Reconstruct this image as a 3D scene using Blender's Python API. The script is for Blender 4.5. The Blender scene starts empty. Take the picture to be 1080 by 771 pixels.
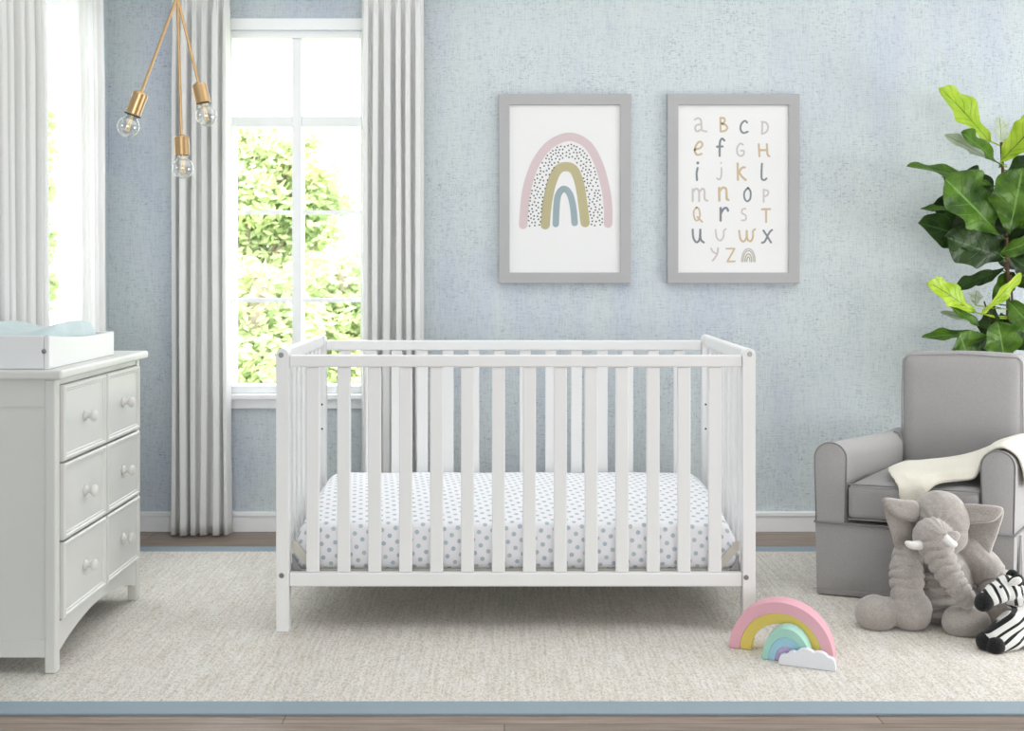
import bpy, bmesh, math, random
from mathutils import Vector, Matrix, Quaternion
random.seed(7)
PI = math.pi
F = 1197.0; CX = 532.0; CY = 283.0; EYE = 1.06
RUGT = 0.006
scn = bpy.context.scene
C = scn.collection

def P(px, py, y):
    """a measured image point carried out to distance y from the camera station"""
    return Vector(((px-CX)*y/F, y, EYE-(py-CY)*y/F))

def lin(c):
    c = c/255.0
    return c/12.92 if c <= .04045 else ((c+.055)/1.055)**2.4
def col(r, g, b): return (lin(r), lin(g), lin(b), 1.0)

# ------------------------------------------------------------------ objects
def link(name, me, mats=None, parent=None, smooth=False):
    o = bpy.data.objects.new(name, me)
    C.objects.link(o)
    if mats is not None:
        if not isinstance(mats, (list, tuple)): mats = [mats]
        for m in mats: me.materials.append(m)
    if parent is not None: o.parent = parent
    if smooth:
        for p in me.polygons: p.use_smooth = True
    return o
def obj(name, bm, mats, parent=None, smooth=False, angle=None):
    me = bpy.data.meshes.new(name)
    bmesh.ops.recalc_face_normals(bm, faces=bm.faces)
    bm.to_mesh(me); bm.free()
    o = link(name, me, mats, parent, smooth)
    if angle is not None:
        for p in me.polygons: p.use_smooth = True
        try: me.set_sharp_from_angle(angle=math.radians(angle))
        except Exception: pass
    if parent is not None:
        # meshes are written in world coordinates; children keep that place
        o.matrix_parent_inverse = parent.matrix_world.inverted()
    return o
def thing(name, label, cat, loc=(0, 0, 0), group=None):
    o = bpy.data.objects.new(name, None); C.objects.link(o)
    o.location = loc
    o.empty_display_size = .05
    o.matrix_world = Matrix.Translation(Vector(loc))
    o['label'] = label; o['category'] = cat
    if group: o['group'] = group
    return o
def tag(o, label, cat, group=None, kind=None):
    o['label'] = label; o['category'] = cat
    if group: o['group'] = group
    if kind: o['kind'] = kind
    return o
def struct(o): o['kind'] = 'structure'; return o

# ------------------------------------------------------------------ shapes
def box(bm, x0, x1, y0, y1, z0, z1, r=0.0, seg=2, mi=0):
    res = bmesh.ops.create_cube(bm, size=1.0)
    vs = res['verts']
    for v in vs:
        v.co = Vector((x0+(v.co.x+.5)*(x1-x0), y0+(v.co.y+.5)*(y1-y0), z0+(v.co.z+.5)*(z1-z0)))
    fs = set(f for v in vs for f in v.link_faces)
    for f in fs: f.material_index = mi
    if r > 0:
        es = list(set(e for v in vs for e in v.link_edges))
        bmesh.ops.bevel(bm, geom=es, offset=r, segments=seg, affect='EDGES', profile=.5, clamp_overlap=True, material=mi)
    return vs
def tube(bm, pts, rad, n=12, cap=True, mi=0, smooth=True):
    """swept circle; rad number or list"""
    pts = [Vector(p) for p in pts]
    if not isinstance(rad, (list, tuple)): rad = [rad]*len(pts)
    rings = []
    up = None
    for i, p in enumerate(pts):
        d = (pts[min(i+1, len(pts)-1)]-pts[max(i-1, 0)]).normalized()
        if up is None:
            up = Vector((0, 0, 1)) if abs(d.z) < .9 else Vector((1, 0, 0))
        a = d.cross(up).normalized(); b = a.cross(d).normalized(); up = b
        rings.append([bm.verts.new(p+(a*math.cos(2*PI*k/n)+b*math.sin(2*PI*k/n))*rad[i]) for k in range(n)])
    for i in range(len(rings)-1):
        for k in range(n):
            f = bm.faces.new((rings[i][k], rings[i][(k+1) % n], rings[i+1][(k+1) % n], rings[i+1][k]))
            f.material_index = mi; f.smooth = smooth
    if cap:
        for rg in (rings[0], rings[-1]):
            f = bm.faces.new(rg); f.material_index = mi
    return rings
def lathe(bm, origin, axis, prof, n=24, mi=0):
    """prof: list of (distance along the axis, radius)"""
    o = Vector(origin); d = Vector(axis).normalized()
    u = Vector((0, 0, 1)) if abs(d.z) < .9 else Vector((1, 0, 0))
    a = d.cross(u).normalized(); b = a.cross(d).normalized()
    rings = []
    for t, r in prof:
        if r < 1e-6: rings.append([bm.verts.new(o+d*t)])
        else: rings.append([bm.verts.new(o+d*t+(a*math.cos(2*PI*k/n)+b*math.sin(2*PI*k/n))*r) for k in range(n)])
    for i in range(len(rings)-1):
        A, B = rings[i], rings[i+1]
        for k in range(n):
            if len(A) == 1 and len(B) == 1: continue
            if len(A) == 1: vs = (A[0], B[(k+1) % n], B[k])
            elif len(B) == 1: vs = (A[k], A[(k+1) % n], B[0])
            else: vs = (A[k], A[(k+1) % n], B[(k+1) % n], B[k])
            f = bm.faces.new(vs); f.material_index = mi; f.smooth = True
def grid(bm, fn, nu, nv, mi=0, smooth=True, closed_u=False):
    V = [[bm.verts.new(fn(i/nu, j/nv)) for j in range(nv+1)] for i in range(nu+(0 if closed_u else 1))]
    m = len(V)
    for i in range(nu):
        for j in range(nv):
            f = bm.faces.new((V[i][j], V[(i+1) % m][j], V[(i+1) % m][j+1], V[i][j+1]))
            f.material_index = mi; f.smooth = smooth
    return V
def prism(bm, outline, fn, t0, t1, mi=0, rnd=0.0):
    """outline: 2d points; fn(a,b,t)->Vector; extruded t0..t1"""
    A = [bm.verts.new(fn(a, b, t0)) for a, b in outline]
    B = [bm.verts.new(fn(a, b, t1)) for a, b in outline]
    n = len(outline)
    fa = bm.faces.new(A); fb = bm.faces.new(B[::-1])
    fa.material_index = fb.material_index = mi
    for i in range(n):
        f = bm.faces.new((A[i], B[i], B[(i+1) % n], A[(i+1) % n])); f.material_index = mi
    if rnd > 0:
        es = [e for e in fa.edges]+[e for e in fb.edges]
        bmesh.ops.bevel(bm, geom=es, offset=rnd, segments=2, affect='EDGES', profile=.5)
def catmull(pts, k=8, closed=False):
    pts = [Vector(p) for p in pts]
    out = []; n = len(pts)
    for i in range(n if closed else n-1):
        p0 = pts[(i-1) % n] if (closed or i > 0) else pts[0]
        p1 = pts[i]; p2 = pts[(i+1) % n]
        p3 = pts[(i+2) % n] if (closed or i+2 < n) else pts[-1]
        for j in range(k):
            t = j/k
            out.append(.5*((2*p1)+(p2-p0)*t+(2*p0-5*p1+4*p2-p3)*t*t+(3*p1-p0-3*p2+p3)*t**3))
    if not closed: out.append(pts[-1])
    return out

# ------------------------------------------------------------------ materials
class NT:
    def __init__(s, name):
        s.m = bpy.data.materials.new(name); s.m.use_nodes = True
        s.t = s.m.node_tree; s.b = s.t.nodes['Principled BSDF']; s.out = s.t.nodes['Material Output']
    def n(s, typ, **kw):
        nd = s.t.nodes.new(typ)
        for k, v in kw.items(): setattr(nd, k, v)
        return nd
    def l(s, a, b): s.t.links.new(a, b)
    def coords(s, kind='Object', scale=(1, 1, 1), rot=(0, 0, 0)):
        tc = s.n('ShaderNodeTexCoord'); mp = s.n('ShaderNodeMapping')
        mp.inputs['Scale'].default_value = scale; mp.inputs['Rotation'].default_value = rot
        s.l(tc.outputs[kind], mp.inputs['Vector']); return mp.outputs['Vector']
    def noise(s, vec, scale, detail=3, rough=.5, dist=0):
        nd = s.n('ShaderNodeTexNoise')
        nd.inputs['Scale'].default_value = scale; nd.inputs['Detail'].default_value = detail
        nd.inputs['Roughness'].default_value = rough; nd.inputs['Distortion'].default_value = dist
        s.l(vec, nd.inputs['Vector']); return nd.outputs['Fac']
    def ramp(s, fac, stops, interp='LINEAR'):
        nd = s.n('ShaderNodeValToRGB'); nd.color_ramp.interpolation = interp
        e = nd.color_ramp.elements
        while len(e) < len(stops): e.new(.5)
        for i, (p, c) in enumerate(stops):
            e[i].position = p; e[i].color = c
        s.l(fac, nd.inputs['Fac']); return nd.outputs['Color']
    def mix(s, fac, a, b, mode='MIX'):
        nd = s.n('ShaderNodeMix'); nd.data_type = 'RGBA'; nd.blend_type = mode
        for i, v in ((0, fac), (6, a), (7, b)):
            if hasattr(v, 'links'): s.l(v, nd.inputs[i])
            else: nd.inputs[i].default_value = v
        return nd.outputs[2]
    def math(s, op, a, b=0.0, c=None):
        nd = s.n('ShaderNodeMath', operation=op)
        for i, v in enumerate((a, b, c)):
            if v is None: continue
            if hasattr(v, 'links'): s.l(v, nd.inputs[i])
            else: nd.inputs[i].default_value = v
        return nd.outputs[0]
    def bump(s, h, strength=.3, dist=.002):
        nd = s.n('ShaderNodeBump'); nd.inputs['Strength'].default_value = strength
        nd.inputs['Distance'].default_value = dist
        s.l(h, nd.inputs['Height']); s.l(nd.outputs['Normal'], s.b.inputs['Normal'])
    def color(s, c):
        if hasattr(c, 'links'): s.l(c, s.b.inputs['Base Color'])
        else: s.b.inputs['Base Color'].default_value = c
    def set(s, **kw):
        for k, v in kw.items(): s.b.inputs[k.replace('_', ' ')].default_value = v
        return s
W4 = (1, 1, 1, 1); K4 = (0, 0, 0, 1)

def paint(name, c, rough=.4, vary=.02, bump=0.0, spec=.5):
    t = NT(name); v = t.coords()
    nz = t.noise(v, 6, 4)
    lo = tuple(x*(1-vary) for x in c[:3])+(1,)
    t.color(t.ramp(nz, [(.3, lo), (.7, c)]))
    t.set(Roughness=rough, Specular_IOR_Level=spec)
    if bump: t.bump(t.noise(v, 350, 2), bump, .0008)
    return t.m
def cloth(name, c, rough=.9, scale=900, bump=.3, sheen=.2, vary=.06, big=5):
    t = NT(name); v = t.coords()
    nz = t.noise(v, big, 4); fine = t.noise(v, scale, 2)
    lo = tuple(x*(1-vary) for x in c[:3])+(1,)
    base = t.ramp(nz, [(.3, lo), (.7, c)])
    t.color(t.mix(.12, base, t.ramp(fine, [(.35, tuple(x*.6 for x in c[:3])+(1,)), (.65, W4)])))
    t.set(Roughness=rough, Specular_IOR_Level=.2, Sheen_Weight=sheen)
    t.bump(fine, bump, .001)
    return t.m

white_paint = paint('white_lacquer', col(238, 238, 238), .38, .01)
crib_paint = paint('crib_white', col(244, 244, 244), .42, .008)
dresser_paint = paint('dresser_white', col(222, 223, 219), .4, .015)
trim_paint = paint('trim_white', col(244, 246, 248), .45, .01)
ceil_paint = paint('ceiling_white', col(242, 242, 242), .9, .01)

def mat_wall():
    t = NT('linen_wallpaper'); v = t.coords()
    big = t.noise(v, .9, 3, .5, .3)
    vert = t.noise(t.coords(scale=(1, 1, .12)), 7, 3)
    base = t.ramp(t.math('ADD', t.math('MULTIPLY', big, .6), t.math('MULTIPLY', vert, .4)),
                  [(.36, col(195, 202, 216)), (.5, col(206, 214, 217)), (.64, col(212, 220, 220))])
    # woven threads, both ways
    h = t.noise(t.coords(scale=(22, 22, 330)), 1, 2, .6)
    w = t.noise(t.coords(scale=(330, 330, 22)), 1, 2, .6)
    th = t.math('ADD', h, w)
    weave = t.ramp(th, [(.40, col(205, 211, 216)), (.5, col(244, 246, 247)), (.60, W4)])
    t_r = t.n('ShaderNodeMath', operation='MULTIPLY'); t.l(th, t_r.inputs[0]); t_r.inputs[1].default_value = .5
    weave = t.ramp(t_r.outputs[0], [(.36, col(206, 212, 220)), (.47, col(246, 248, 249)), (.56, W4)])
    c = t.mix(.65, base, weave, 'MULTIPLY')
    # slubs: short dark thread ends gathered in patches
    patch = t.noise(v, 4.5, 4, .7)
    s1 = t.noise(t.coords(scale=(55, 55, 210)), 1, 2, .6)
    s2 = t.noise(t.coords(scale=(210, 210, 60)), 1, 2, .6)
    m1 = t.ramp(t.math('ADD', t.math('MULTIPLY', s1, .78), t.math('MULTIPLY', patch, .22)), [(.585, K4), (.66, W4)])
    m2 = t.ramp(t.math('ADD', t.math('MULTIPLY', s2, .78), t.math('MULTIPLY', patch, .22)), [(.60, K4), (.68, W4)])
    slub_c = t.ramp(t.noise(v, 11, 2), [(.45, col(128, 140, 172)), (.6, col(122, 134, 142))])
    c = t.mix(t.math('MULTIPLY', m1, .6), c, slub_c)
    c = t.mix(t.math('MULTIPLY', m2, .45), c, slub_c)
    t.color(c); t.set(Roughness=.85, Specular_IOR_Level=.2)
    t.bump(th, .15, .001)
    return t.m
wall_m = mat_wall()

def mat_wood_floor():
    t = NT('grey_oak_boards'); v = t.coords()
    br = t.n('ShaderNodeTexBrick'); t.l(v, br.inputs['Vector'])
    br.offset = .37; br.inputs['Scale'].default_value = 1
    br.inputs['Brick Width'].default_value = 1.4; br.inputs['Row Height'].default_value = .12
    br.inputs['Mortar Size'].default_value = .0015; br.inputs['Bias'].default_value = 0
    br.inputs['Color1'].default_value = col(176, 160, 148); br.inputs['Color2'].default_value = col(158, 144, 134)
    br.inputs['Mortar'].default_value = col(110, 98, 90)
    g = t.noise(t.coords(scale=(1.2, 30, 1)), 2.2, 6, .65, .8)
    g2 = t.noise(t.coords(scale=(4, 160, 1)), 1.5, 3)
    c = t.mix(1, br.outputs['Color'], t.ramp(g, [(.3, col(196, 188, 182)), (.65, W4)]), 'MULTIPLY')
    c = t.mix(.6, c, t.ramp(g2, [(.35, col(205, 198, 192)), (.6, W4)]), 'MULTIPLY')
    t.color(c); t.set(Roughness=.5)
    t.bump(g, .1, .001)
    return t.m
floor_m = mat_wood_floor()

def mat_rug():
    t = NT('cream_woven_wool'); v = t.coords()
    sc = (250, 155, 1)
    vo = t.n('ShaderNodeTexVoronoi'); vo.inputs['Scale'].default_value = 1; vo.inputs['Randomness'].default_value = .45
    t.l(t.coords(scale=sc), vo.inputs['Vector'])
    cellc = t.n('ShaderNodeSeparateColor'); t.l(vo.outputs['Color'], cellc.inputs['Color'])
    base = t.ramp(cellc.outputs[0], [(0, col(236, 234, 230)), (.6, col(227, 225, 219)), (.85, col(216, 208, 197)), (1, col(210, 196, 182))])
    big = t.noise(v, 9, 5, .75)
    warp = t.noise(t.coords(scale=(110, 5, 1)), 1, 2)
    c = t.mix(.25, base, t.ramp(big, [(.35, col(228, 220, 210)), (.65, W4)]), 'MULTIPLY')
    c = t.mix(.5, c, t.ramp(warp, [(.35, col(222, 220, 214)), (.6, W4)]), 'MULTIPLY')
    t.color(c); t.set(Roughness=.95, Specular_IOR_Level=.15, Sheen_Weight=.1)
    t.bump(t.math('SUBTRACT', 1.0, vo.outputs['Distance']), .35, .002)
    return t.m
rug_m = mat_rug()
def mat_border():
    t = NT('blue_cotton_binding'); v = t.coords()
    f = t.noise(t.coords(scale=(400, 900, 400)), 1, 2)
    t.color(t.mix(.4, col(148, 164, 175), t.ramp(f, [(.3, col(136, 152, 164)), (.7, col(168, 184, 194))])))
    t.set(Roughness=.85); t.bump(f, .3, .001); return t.m
border_m = mat_border()

def mat_curtain():
    t = NT('white_curtain_linen'); v = t.coords()
    f = t.noise(t.coords(scale=(1, 1, .3)), 420, 2)
    c = t.mix(.2, col(248, 248, 247), t.ramp(f, [(.3, col(228, 228, 228)), (.7, W4)]))
    t.color(c); t.set(Roughness=.95, Specular_IOR_Level=.1, Sheen_Weight=.15)
    t.bump(f, .15, .001)
    tr = t.n('ShaderNodeBsdfTranslucent'); tr.inputs['Color'].default_value = (.9, .9, .9, 1)
    mx = t.n('ShaderNodeMixShader'); mx.inputs[0].default_value = .3
    t.l(t.b.outputs[0], mx.inputs[1]); t.l(tr.outputs[0], mx.inputs[2]); t.l(mx.outputs[0], t.out.inputs['Surface'])
    return t.m
curtain_m = mat_curtain()

def mat_glass(name='window_glass', tint=(1, 1, 1, 1), gl=.06, fc=.45):
    t = NT(name)
    tr = t.n('ShaderNodeBsdfTransparent'); tr.inputs['Color'].default_value = tint
    g = t.n('ShaderNodeBsdfGlossy'); g.inputs['Roughness'].default_value = .02
    lw = t.n('ShaderNodeLayerWeight'); lw.inputs['Blend'].default_value = .25
    mx = t.n('ShaderNodeMixShader')
    t.l(t.math('ADD', t.math('MULTIPLY', lw.outputs['Facing'], fc), gl), mx.inputs[0])
    t.l(tr.outputs[0], mx.inputs[1]); t.l(g.outputs[0], mx.inputs[2]); t.l(mx.outputs[0], t.out.inputs['Surface'])
    return t.m
pane_m = mat_glass('window_glass', (1, 1, 1, 1), .01, .08)
bulb_m = mat_glass('bulb_glass', (.95, .95, .94, 1), .2)

def metal(name, c, rough=.3):
    t = NT(name); v = t.coords()
    f = t.noise(t.coords(scale=(1, 1, 60)), 30, 2)
    t.color(t.mix(.15, c, t.ramp(f, [(.3, tuple(x*.8 for x in c[:3])+(1,)), (.7, c)])))
    t.set(Metallic=1, Roughness=rough); return t.m
brass_m = metal('brushed_brass', col(206, 172, 128), .34)
steel_m = metal('steel', col(150, 150, 150), .35)
dark_m = paint('dark_hole', col(60, 60, 62), .6)

def mat_dots():
    t = NT('dotted_cotton')
    uv = t.n('ShaderNodeTexCoord').outputs['UV']
    mp = t.n('ShaderNodeMapping'); t.l(uv, mp.inputs['Vector'])
    mp.inputs['Rotation'].default_value = (0, 0, math.radians(38))
    mp.inputs['Scale'].default_value = (1/.0285, 1/.0285, 1)
    sx = t.n('ShaderNodeSeparateXYZ'); t.l(mp.outputs[0], sx.inputs[0])
    fx = t.math('SUBTRACT', t.math('FRACT', sx.outputs[0]), .5); fy = t.math('SUBTRACT', t.math('FRACT', sx.outputs[1]), .5)
    d = t.math('SQRT', t.math('ADD', t.math('MULTIPLY', fx, fx), t.math('MULTIPLY', fy, fy)))
    m = t.ramp(d, [(.21, W4), (.25, K4)])
    alt = t.math('FRACT', t.math('MULTIPLY', t.math('FLOOR', sx.outputs[0]), .5))
    dc = t.mix(t.math('GREATER_THAN', alt, .25), col(186, 200, 212), col(192, 206, 208))
    t.color(t.mix(m, col(248, 248, 252), dc)); t.set(Roughness=.9, Specular_IOR_Level=.15)
    t.bump(t.noise(t.coords(), 60, 3), .2, .002)
    return t.m
dots_m = mat_dots()
board_m = paint('support_board', col(206, 203, 192), .6, .04)

chair_m = cloth('grey_chair_fabric', col(156, 154, 154), .9, 700, .3, .25, .06, 6)
piping_m = cloth('dark_grey_piping', col(118, 115, 116), .85, 900)
blanket_m = None
def mat_blanket():
    t = NT('cream_knit'); 
    uv = t.n('ShaderNodeTexCoord').outputs['UV']
    mp = t.n('ShaderNodeMapping'); t.l(uv, mp.inputs['Vector']); mp.inputs['Scale'].default_value = (110, 70, 1)
    vo = t.n('ShaderNodeTexVoronoi'); t.l(mp.outputs[0], vo.inputs['Vector']); vo.inputs['Scale'].default_value = 1
    vo.inputs['Randomness'].default_value = .3
    t.color(t.mix(.5, col(240, 236, 222), t.ramp(vo.outputs['Distance'], [(.2, col(244, 241, 230)), (.8, col(214, 208, 190))])))
    t.set(Roughness=.95, Specular_IOR_Level=.1, Sheen_Weight=.2)
    t.bump(t.math('SUBTRACT', 1.0, vo.outputs['Distance']), .5, .003); return t.m
blanket_m = mat_blanket()
plush_m = cloth('taupe_plush', col(172, 164, 158), .95, 260, .6, .5, .18, 22)
tusk_m = cloth('white_felt', col(236, 234, 230), .9, 500, .2)
frame_m = paint('grey_wood_frame', col(172, 172, 173), .5, .04)
paper_m = paint('print_paper', col(232, 232, 232), .7, .01)
teal_m = cloth('pale_teal_plush', col(206, 226, 229), .95, 300, .5, .4, .14, 14)
tray_m = paint('tray_white', col(238, 239, 240), .4, .008)

# ------------------------------------------------------------------ room
WB = 4.58; WL = -1.596; WR = 3.3; WF = -5.0; CEIL = 2.46; T = .16
def zh(py): return EYE-(py-CY)*WB/F              # height on the back wall
def xb(px): return (px-CX)*WB/F
g_bot = zh(407); g_top = zh(40)
ox0, ox1 = xb(238), xb(387)                      # opening
oz0, oz1 = g_bot-.03, g_top+.03
bm = bmesh.new()
box(bm, WL-T, ox0, WB, WB+T, -.0, CEIL); box(bm, ox1, WR+T, WB, WB+T, 0, CEIL)
box(bm, ox0, ox1, WB, WB+T, 0, oz0); box(bm, ox0, ox1, WB, WB+T, oz1, CEIL)
struct(obj('wall_back', bm, wall_m))
ly_c = 3.98; lw = (ox1-ox0)/2
bm = bmesh.new()
TL = .075
box(bm, WL-TL, WL, WF, ly_c-lw, 0, CEIL); box(bm, WL-TL, WL, ly_c+lw, WB, 0, CEIL)
box(bm, WL-TL, WL, ly_c-lw, ly_c+lw, 0, oz0); box(bm, WL-TL, WL, ly_c-lw, ly_c+lw, oz1, CEIL)
struct(obj('wall_left', bm, wall_m))
bm = bmesh.new(); box(bm, WR, WR+T, WF, WB, 0, CEIL); struct(obj('wall_right', bm, wall_m))
bm = bmesh.new(); box(bm, WL-T, WR+T, WF-T, WF, 0, CEIL); struct(obj('wall_front', bm, wall_m))
bm = bmesh.new(); box(bm, WL-T, WR+T, WF-T, WB+T, -.12, 0); struct(obj('floor', bm, floor_m))
bm = bmesh.new(); box(bm, WL-T, WR+T, WF-T, WB+T, CEIL, CEIL+.15); struct(obj('ceiling', bm, ceil_paint))
BH = .08
bm = bmesh.new()
box(bm, WL+.02, WR, WB-.016, WB, 0, BH-.016, .001); box(bm, WL+.02, WR, WB-.021, WB, BH-.018, BH, .003)
struct(obj('baseboard_back', bm, trim_paint))
bm = bmesh.new()
box(bm, WL, WL+.016, WF, WB, 0, BH-.016, .001); box(bm, WL, WL+.02, WF, WB, BH-.018, BH, .003)
struct(obj('baseboard_left', bm, trim_paint))

def window(name, fn, D=.1):
    """fn(a, d, z): a across the opening from its centre, d into the room, z up"""
    root = bpy.data.objects.new(name, None); C.objects.link(root); root['kind'] = 'structure'
    o = fn(0, 0, oz0); root.location = o; root.matrix_world = Matrix.Translation(o)
    def bx(bm, a0, a1, d0, d1, z0, z1, r=.002):
        p, q = fn(a0, d0, z0), fn(a1, d1, z1)
        box(bm, min(p.x, q.x), max(p.x, q.x), min(p.y, q.y), max(p.y, q.y), z0, z1, r)
    hw = lw
    # casing on the room side
    b = bmesh.new(); cw = .045
    bx(b, -hw-cw, -hw, 0, .018, oz0-.0, oz1); bx(b, hw, hw+cw, 0, .018, oz0, oz1)
    bx(b, -hw-cw, hw+cw, 0, .02, oz1, oz1+.045)
    obj('window_casing', b, trim_paint, root)
    b = bmesh.new(); bx(b, -hw-cw-.01, hw+cw+.01, -.02, .04, oz0-.022, oz0, .005); bx(b, -hw-cw, hw+cw, 0, .016, oz0-.06, oz0-.022, .003)
    obj('window_sill', b, trim_paint, root)
    # jamb frame in the wall
    s = .026
    b = bmesh.new()
    bx(b, -hw, -hw+s, -D, -.0, oz0, oz1); bx(b, hw-s, hw, -D, -.0, oz0, oz1)
    bx(b, -hw+s, hw-s, -D, -.0, oz0, g_bot); bx(b, -hw+s, hw-s, -D, -.0, g_top, oz1)
    bx(b, -.019, .019, -D*.9, -.01, g_bot, g_top)
    z1, z2 = zh(133), zh(122)
    bx(b, -hw+s, -.019, -D*.9, -.015, z1, z2); bx(b, .019, hw-s, -D*.9, -.015, z1, z2)
    obj('window_frame', b, trim_paint, root)
    for zc in (zh(223.5), zh(317)):
        for sg in (-1, 1):
            b = bmesh.new(); a0, a1 = sorted((sg*.019, sg*(hw-s)))
            bx(b, a0, a1, -D*.6, -D*.35, zc-.0085, zc+.0085, .001)
            obj('muntin', b, trim_paint, root)
    for sg in (-1, 1):
        for z0_, z1_ in ((g_bot, z1), (z2, g_top)):
            b = bmesh.new(); a0, a1 = sorted((sg*.019, sg*(hw-s)))
            bx(b, a0, a1, -D*.5-.002, -D*.5+.002, z0_, z1_, 0)
            obj('pane', b, pane_m, root)
    return root
wcx = (ox0+ox1)/2
window('window_1', lambda a, d, z: Vector((wcx+a, WB-d, z)))
window('window_2', lambda a, d, z: Vector((WL+d, ly_c+a, z)), .066)

# ------------------------------------------------------------------ curtains
def curtain(name, label, fn, width, z0, z1, folds, amp, seed, group=None, flare=1.04, off=0):
    rnd = random.Random(seed)
    ph = [0]
    for i in range(folds): ph.append(ph[-1]+rnd.uniform(.65, 1.4))
    tot = ph[-1]
    am = [rnd.uniform(.7, 1.15) for _ in range(folds+1)]
    root = thing(name, label, 'curtain', fn(0, 0, z0), group)
    def surf(u, v):
        x = u*tot
        k = 0
        while k < folds-1 and x > ph[k+1]: k += 1
        loc = (x-ph[k])/(ph[k+1]-ph[k])
        gap = math.exp(-(min(loc, 1-loc)/.13)**2)
        w = 1-2*gap-.35*(loc-.5)*2*(.5+.5*math.sin(k*2.3))
        hgt = v
        A = amp*am[k]*(.55+.45*min(1, (1-hgt)*4+.2))
        d = w*A*(1+.12*math.sin(3*hgt+k))
        xx = (x/tot-.5)*width*(1+(flare-1)*(1-hgt)) + .010*amp/.03*math.sin(2*PI*loc)*gap**.5
        xx += .004*math.sin(5*hgt+k*1.7)*(1-hgt)
        # gathered heading
        if hgt > .975:
            d = d*.45-.003*math.sin(u*folds*2*PI*3)
        return fn(xx+off*(1-hgt), d, z0+(z1-z0)*hgt)
    b = bmesh.new()
    grid(b, surf, folds*18, 46)
    o = obj('curtain_fabric', b, curtain_m, root, True)
    md = o.modifiers.new('thickness', 'SOLIDIFY'); md.thickness = .0022; md.offset = 0
    b = bmesh.new(); grid(b, lambda u, v: fn((u-.5)*width, .0145*math.sin(2*PI*u*folds*3)*.25+.002, z1-.03+.035*v), folds*18, 2)
    o = obj('heading_tape', b, curtain_m, root, True)
    md = o.modifiers.new('thickness', 'SOLIDIFY'); md.thickness = .003; md.offset = 0
    return root
CT = 2.16; CTL = 2.16
by = WB-.085
def bx_(px): return (px-CX)*by/F
def back_fn(c): return lambda a, d, z: Vector((c+a, by-d, z))
curtain('curtain', 'white curtain on the far wall, left of the window, hanging to the floor', back_fn(bx_(211)), bx_(241)-bx_(180), .008, CT, 6, .027, 3)
curtain('curtain', 'white curtain on the far wall, right of the window, behind the crib', back_fn(bx_(414)), bx_(446)-bx_(381), .008, CT, 6, .027, 11)
lx = WL+.075
def left_fn(c): return lambda a, d, z: Vector((lx+d, c+a, z))
curtain('curtain', 'white curtain at left edge of photo, nearer panel of the side window', left_fn(3.48), .50, .008, CTL, 8, .026, 5, flare=.985, off=.03)
curtain('curtain', 'white curtain on the side wall beside the room corner, far panel of side window', left_fn(4.125), .30, .008, CTL, 5, .026, 17, flare=1.0, off=.03)
def rod(label, p0, p1, wall_dir):
    p0, p1 = Vector(p0), Vector(p1)
    r = thing('curtain_rod', label, 'curtain rod', (p0+p1)/2)
    b = bmesh.new(); tube(b, [p0, p1], .009, 14); obj('rod', b, white_paint, r, angle=40)
    d = (p1-p0).normalized()
    for e, s in ((p0, -1), (p1, 1)):
        b = bmesh.new(); lathe(b, e, d*s, [(0, .009), (.004, .014), (.012, .018), (.024, .014), (.03, 0)]); obj('finial', b, white_paint, r, True)
        q = e-d*s*.03
        b = bmesh.new(); tube(b, [q+Vector((0, 0, -.0)), q+Vector(wall_dir)], .006, 10); obj('bracket', b, white_paint, r, angle=40)
rod('white curtain rod over the far wall window', (bx_(165), by, CT+.016), (bx_(460), by, CT+.016), (0, WB-by, 0))
rod('white curtain rod over the side wall window', (lx, 3.22, CTL+.016), (lx, 4.36, CTL+.016), (WL-lx, 0, 0))

# ------------------------------------------------------------------ rug
RY0, RY1 = 2.688, 4.30
rug = thing('area_rug', 'cream woven area rug with blue bound edge under crib and dresser', 'rug', (0.4, 3.5, 0))
RX0, RX1 = -1.50, 2.6; bw = .075
b = bmesh.new(); box(b, RX0+bw, RX1-bw, RY0+bw, RY1-bw, .0003, RUGT, 0); obj('rug_field', b, rug_m, rug)
for args in ((RX0, RX1, RY0, RY0+bw), (RX0, RX1, RY1-bw, RY1), (RX0, RX0+bw, RY0+bw, RY1-bw), (RX1-bw, RX1, RY0+bw, RY1-bw)):
    b = bmesh.new(); box(b, *args, .0003, RUGT, .001); obj('border', b, border_m, rug)

# ------------------------------------------------------------------ crib
G = RUGT+.0005
CF = 3.285; CB = 4.0                 # front / back face distances
KX0 = (291-CX)*CF/F; KX1 = (797-CX)*CF/F
pw = .037; pd = .040
crib = thing('crib', 'white wooden slatted crib standing on the rug in mid room', 'crib', ((KX0+KX1)/2, (CF+CB)/2, G))
def hz(py, y): return EYE-(py-CY)*y/F
htop = hz(375, CF); htopb = hz(387.5, CF)
hb1 = hz(605, CF); hb0 = hz(619.5, CF)
postH = hz(367.5, CF)
for (x0, y0) in ((KX0, CF), (KX1-pw, CF), (KX0, CB-pd), (KX1-pw, CB-pd)):
    b = bmesh.new()
    # rounded head on a square post
    cx = x0+pw/2; r = pw/2
    out = [(x0, G), (x0+pw, G), (x0+pw, postH-r)]
    out += [(cx+r*math.cos(a), postH-r+r*math.sin(a)) for a in [PI*k/10 for k in range(1, 10)]]
    out += [(x0, postH-r)]
    prism(b, out, lambda a, h, t: Vector((a, t, h)), y0, y0+pd, 0, .0025)
    obj('leg', b, crib_paint, crib)
def slat(x0, x1, y0, y1, z0, z1):
    b = bmesh.new(); box(b, x0, x1, y0, y1, z0, z1, .003); return obj('slat', b, crib_paint, crib)
sp = .0382
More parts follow.
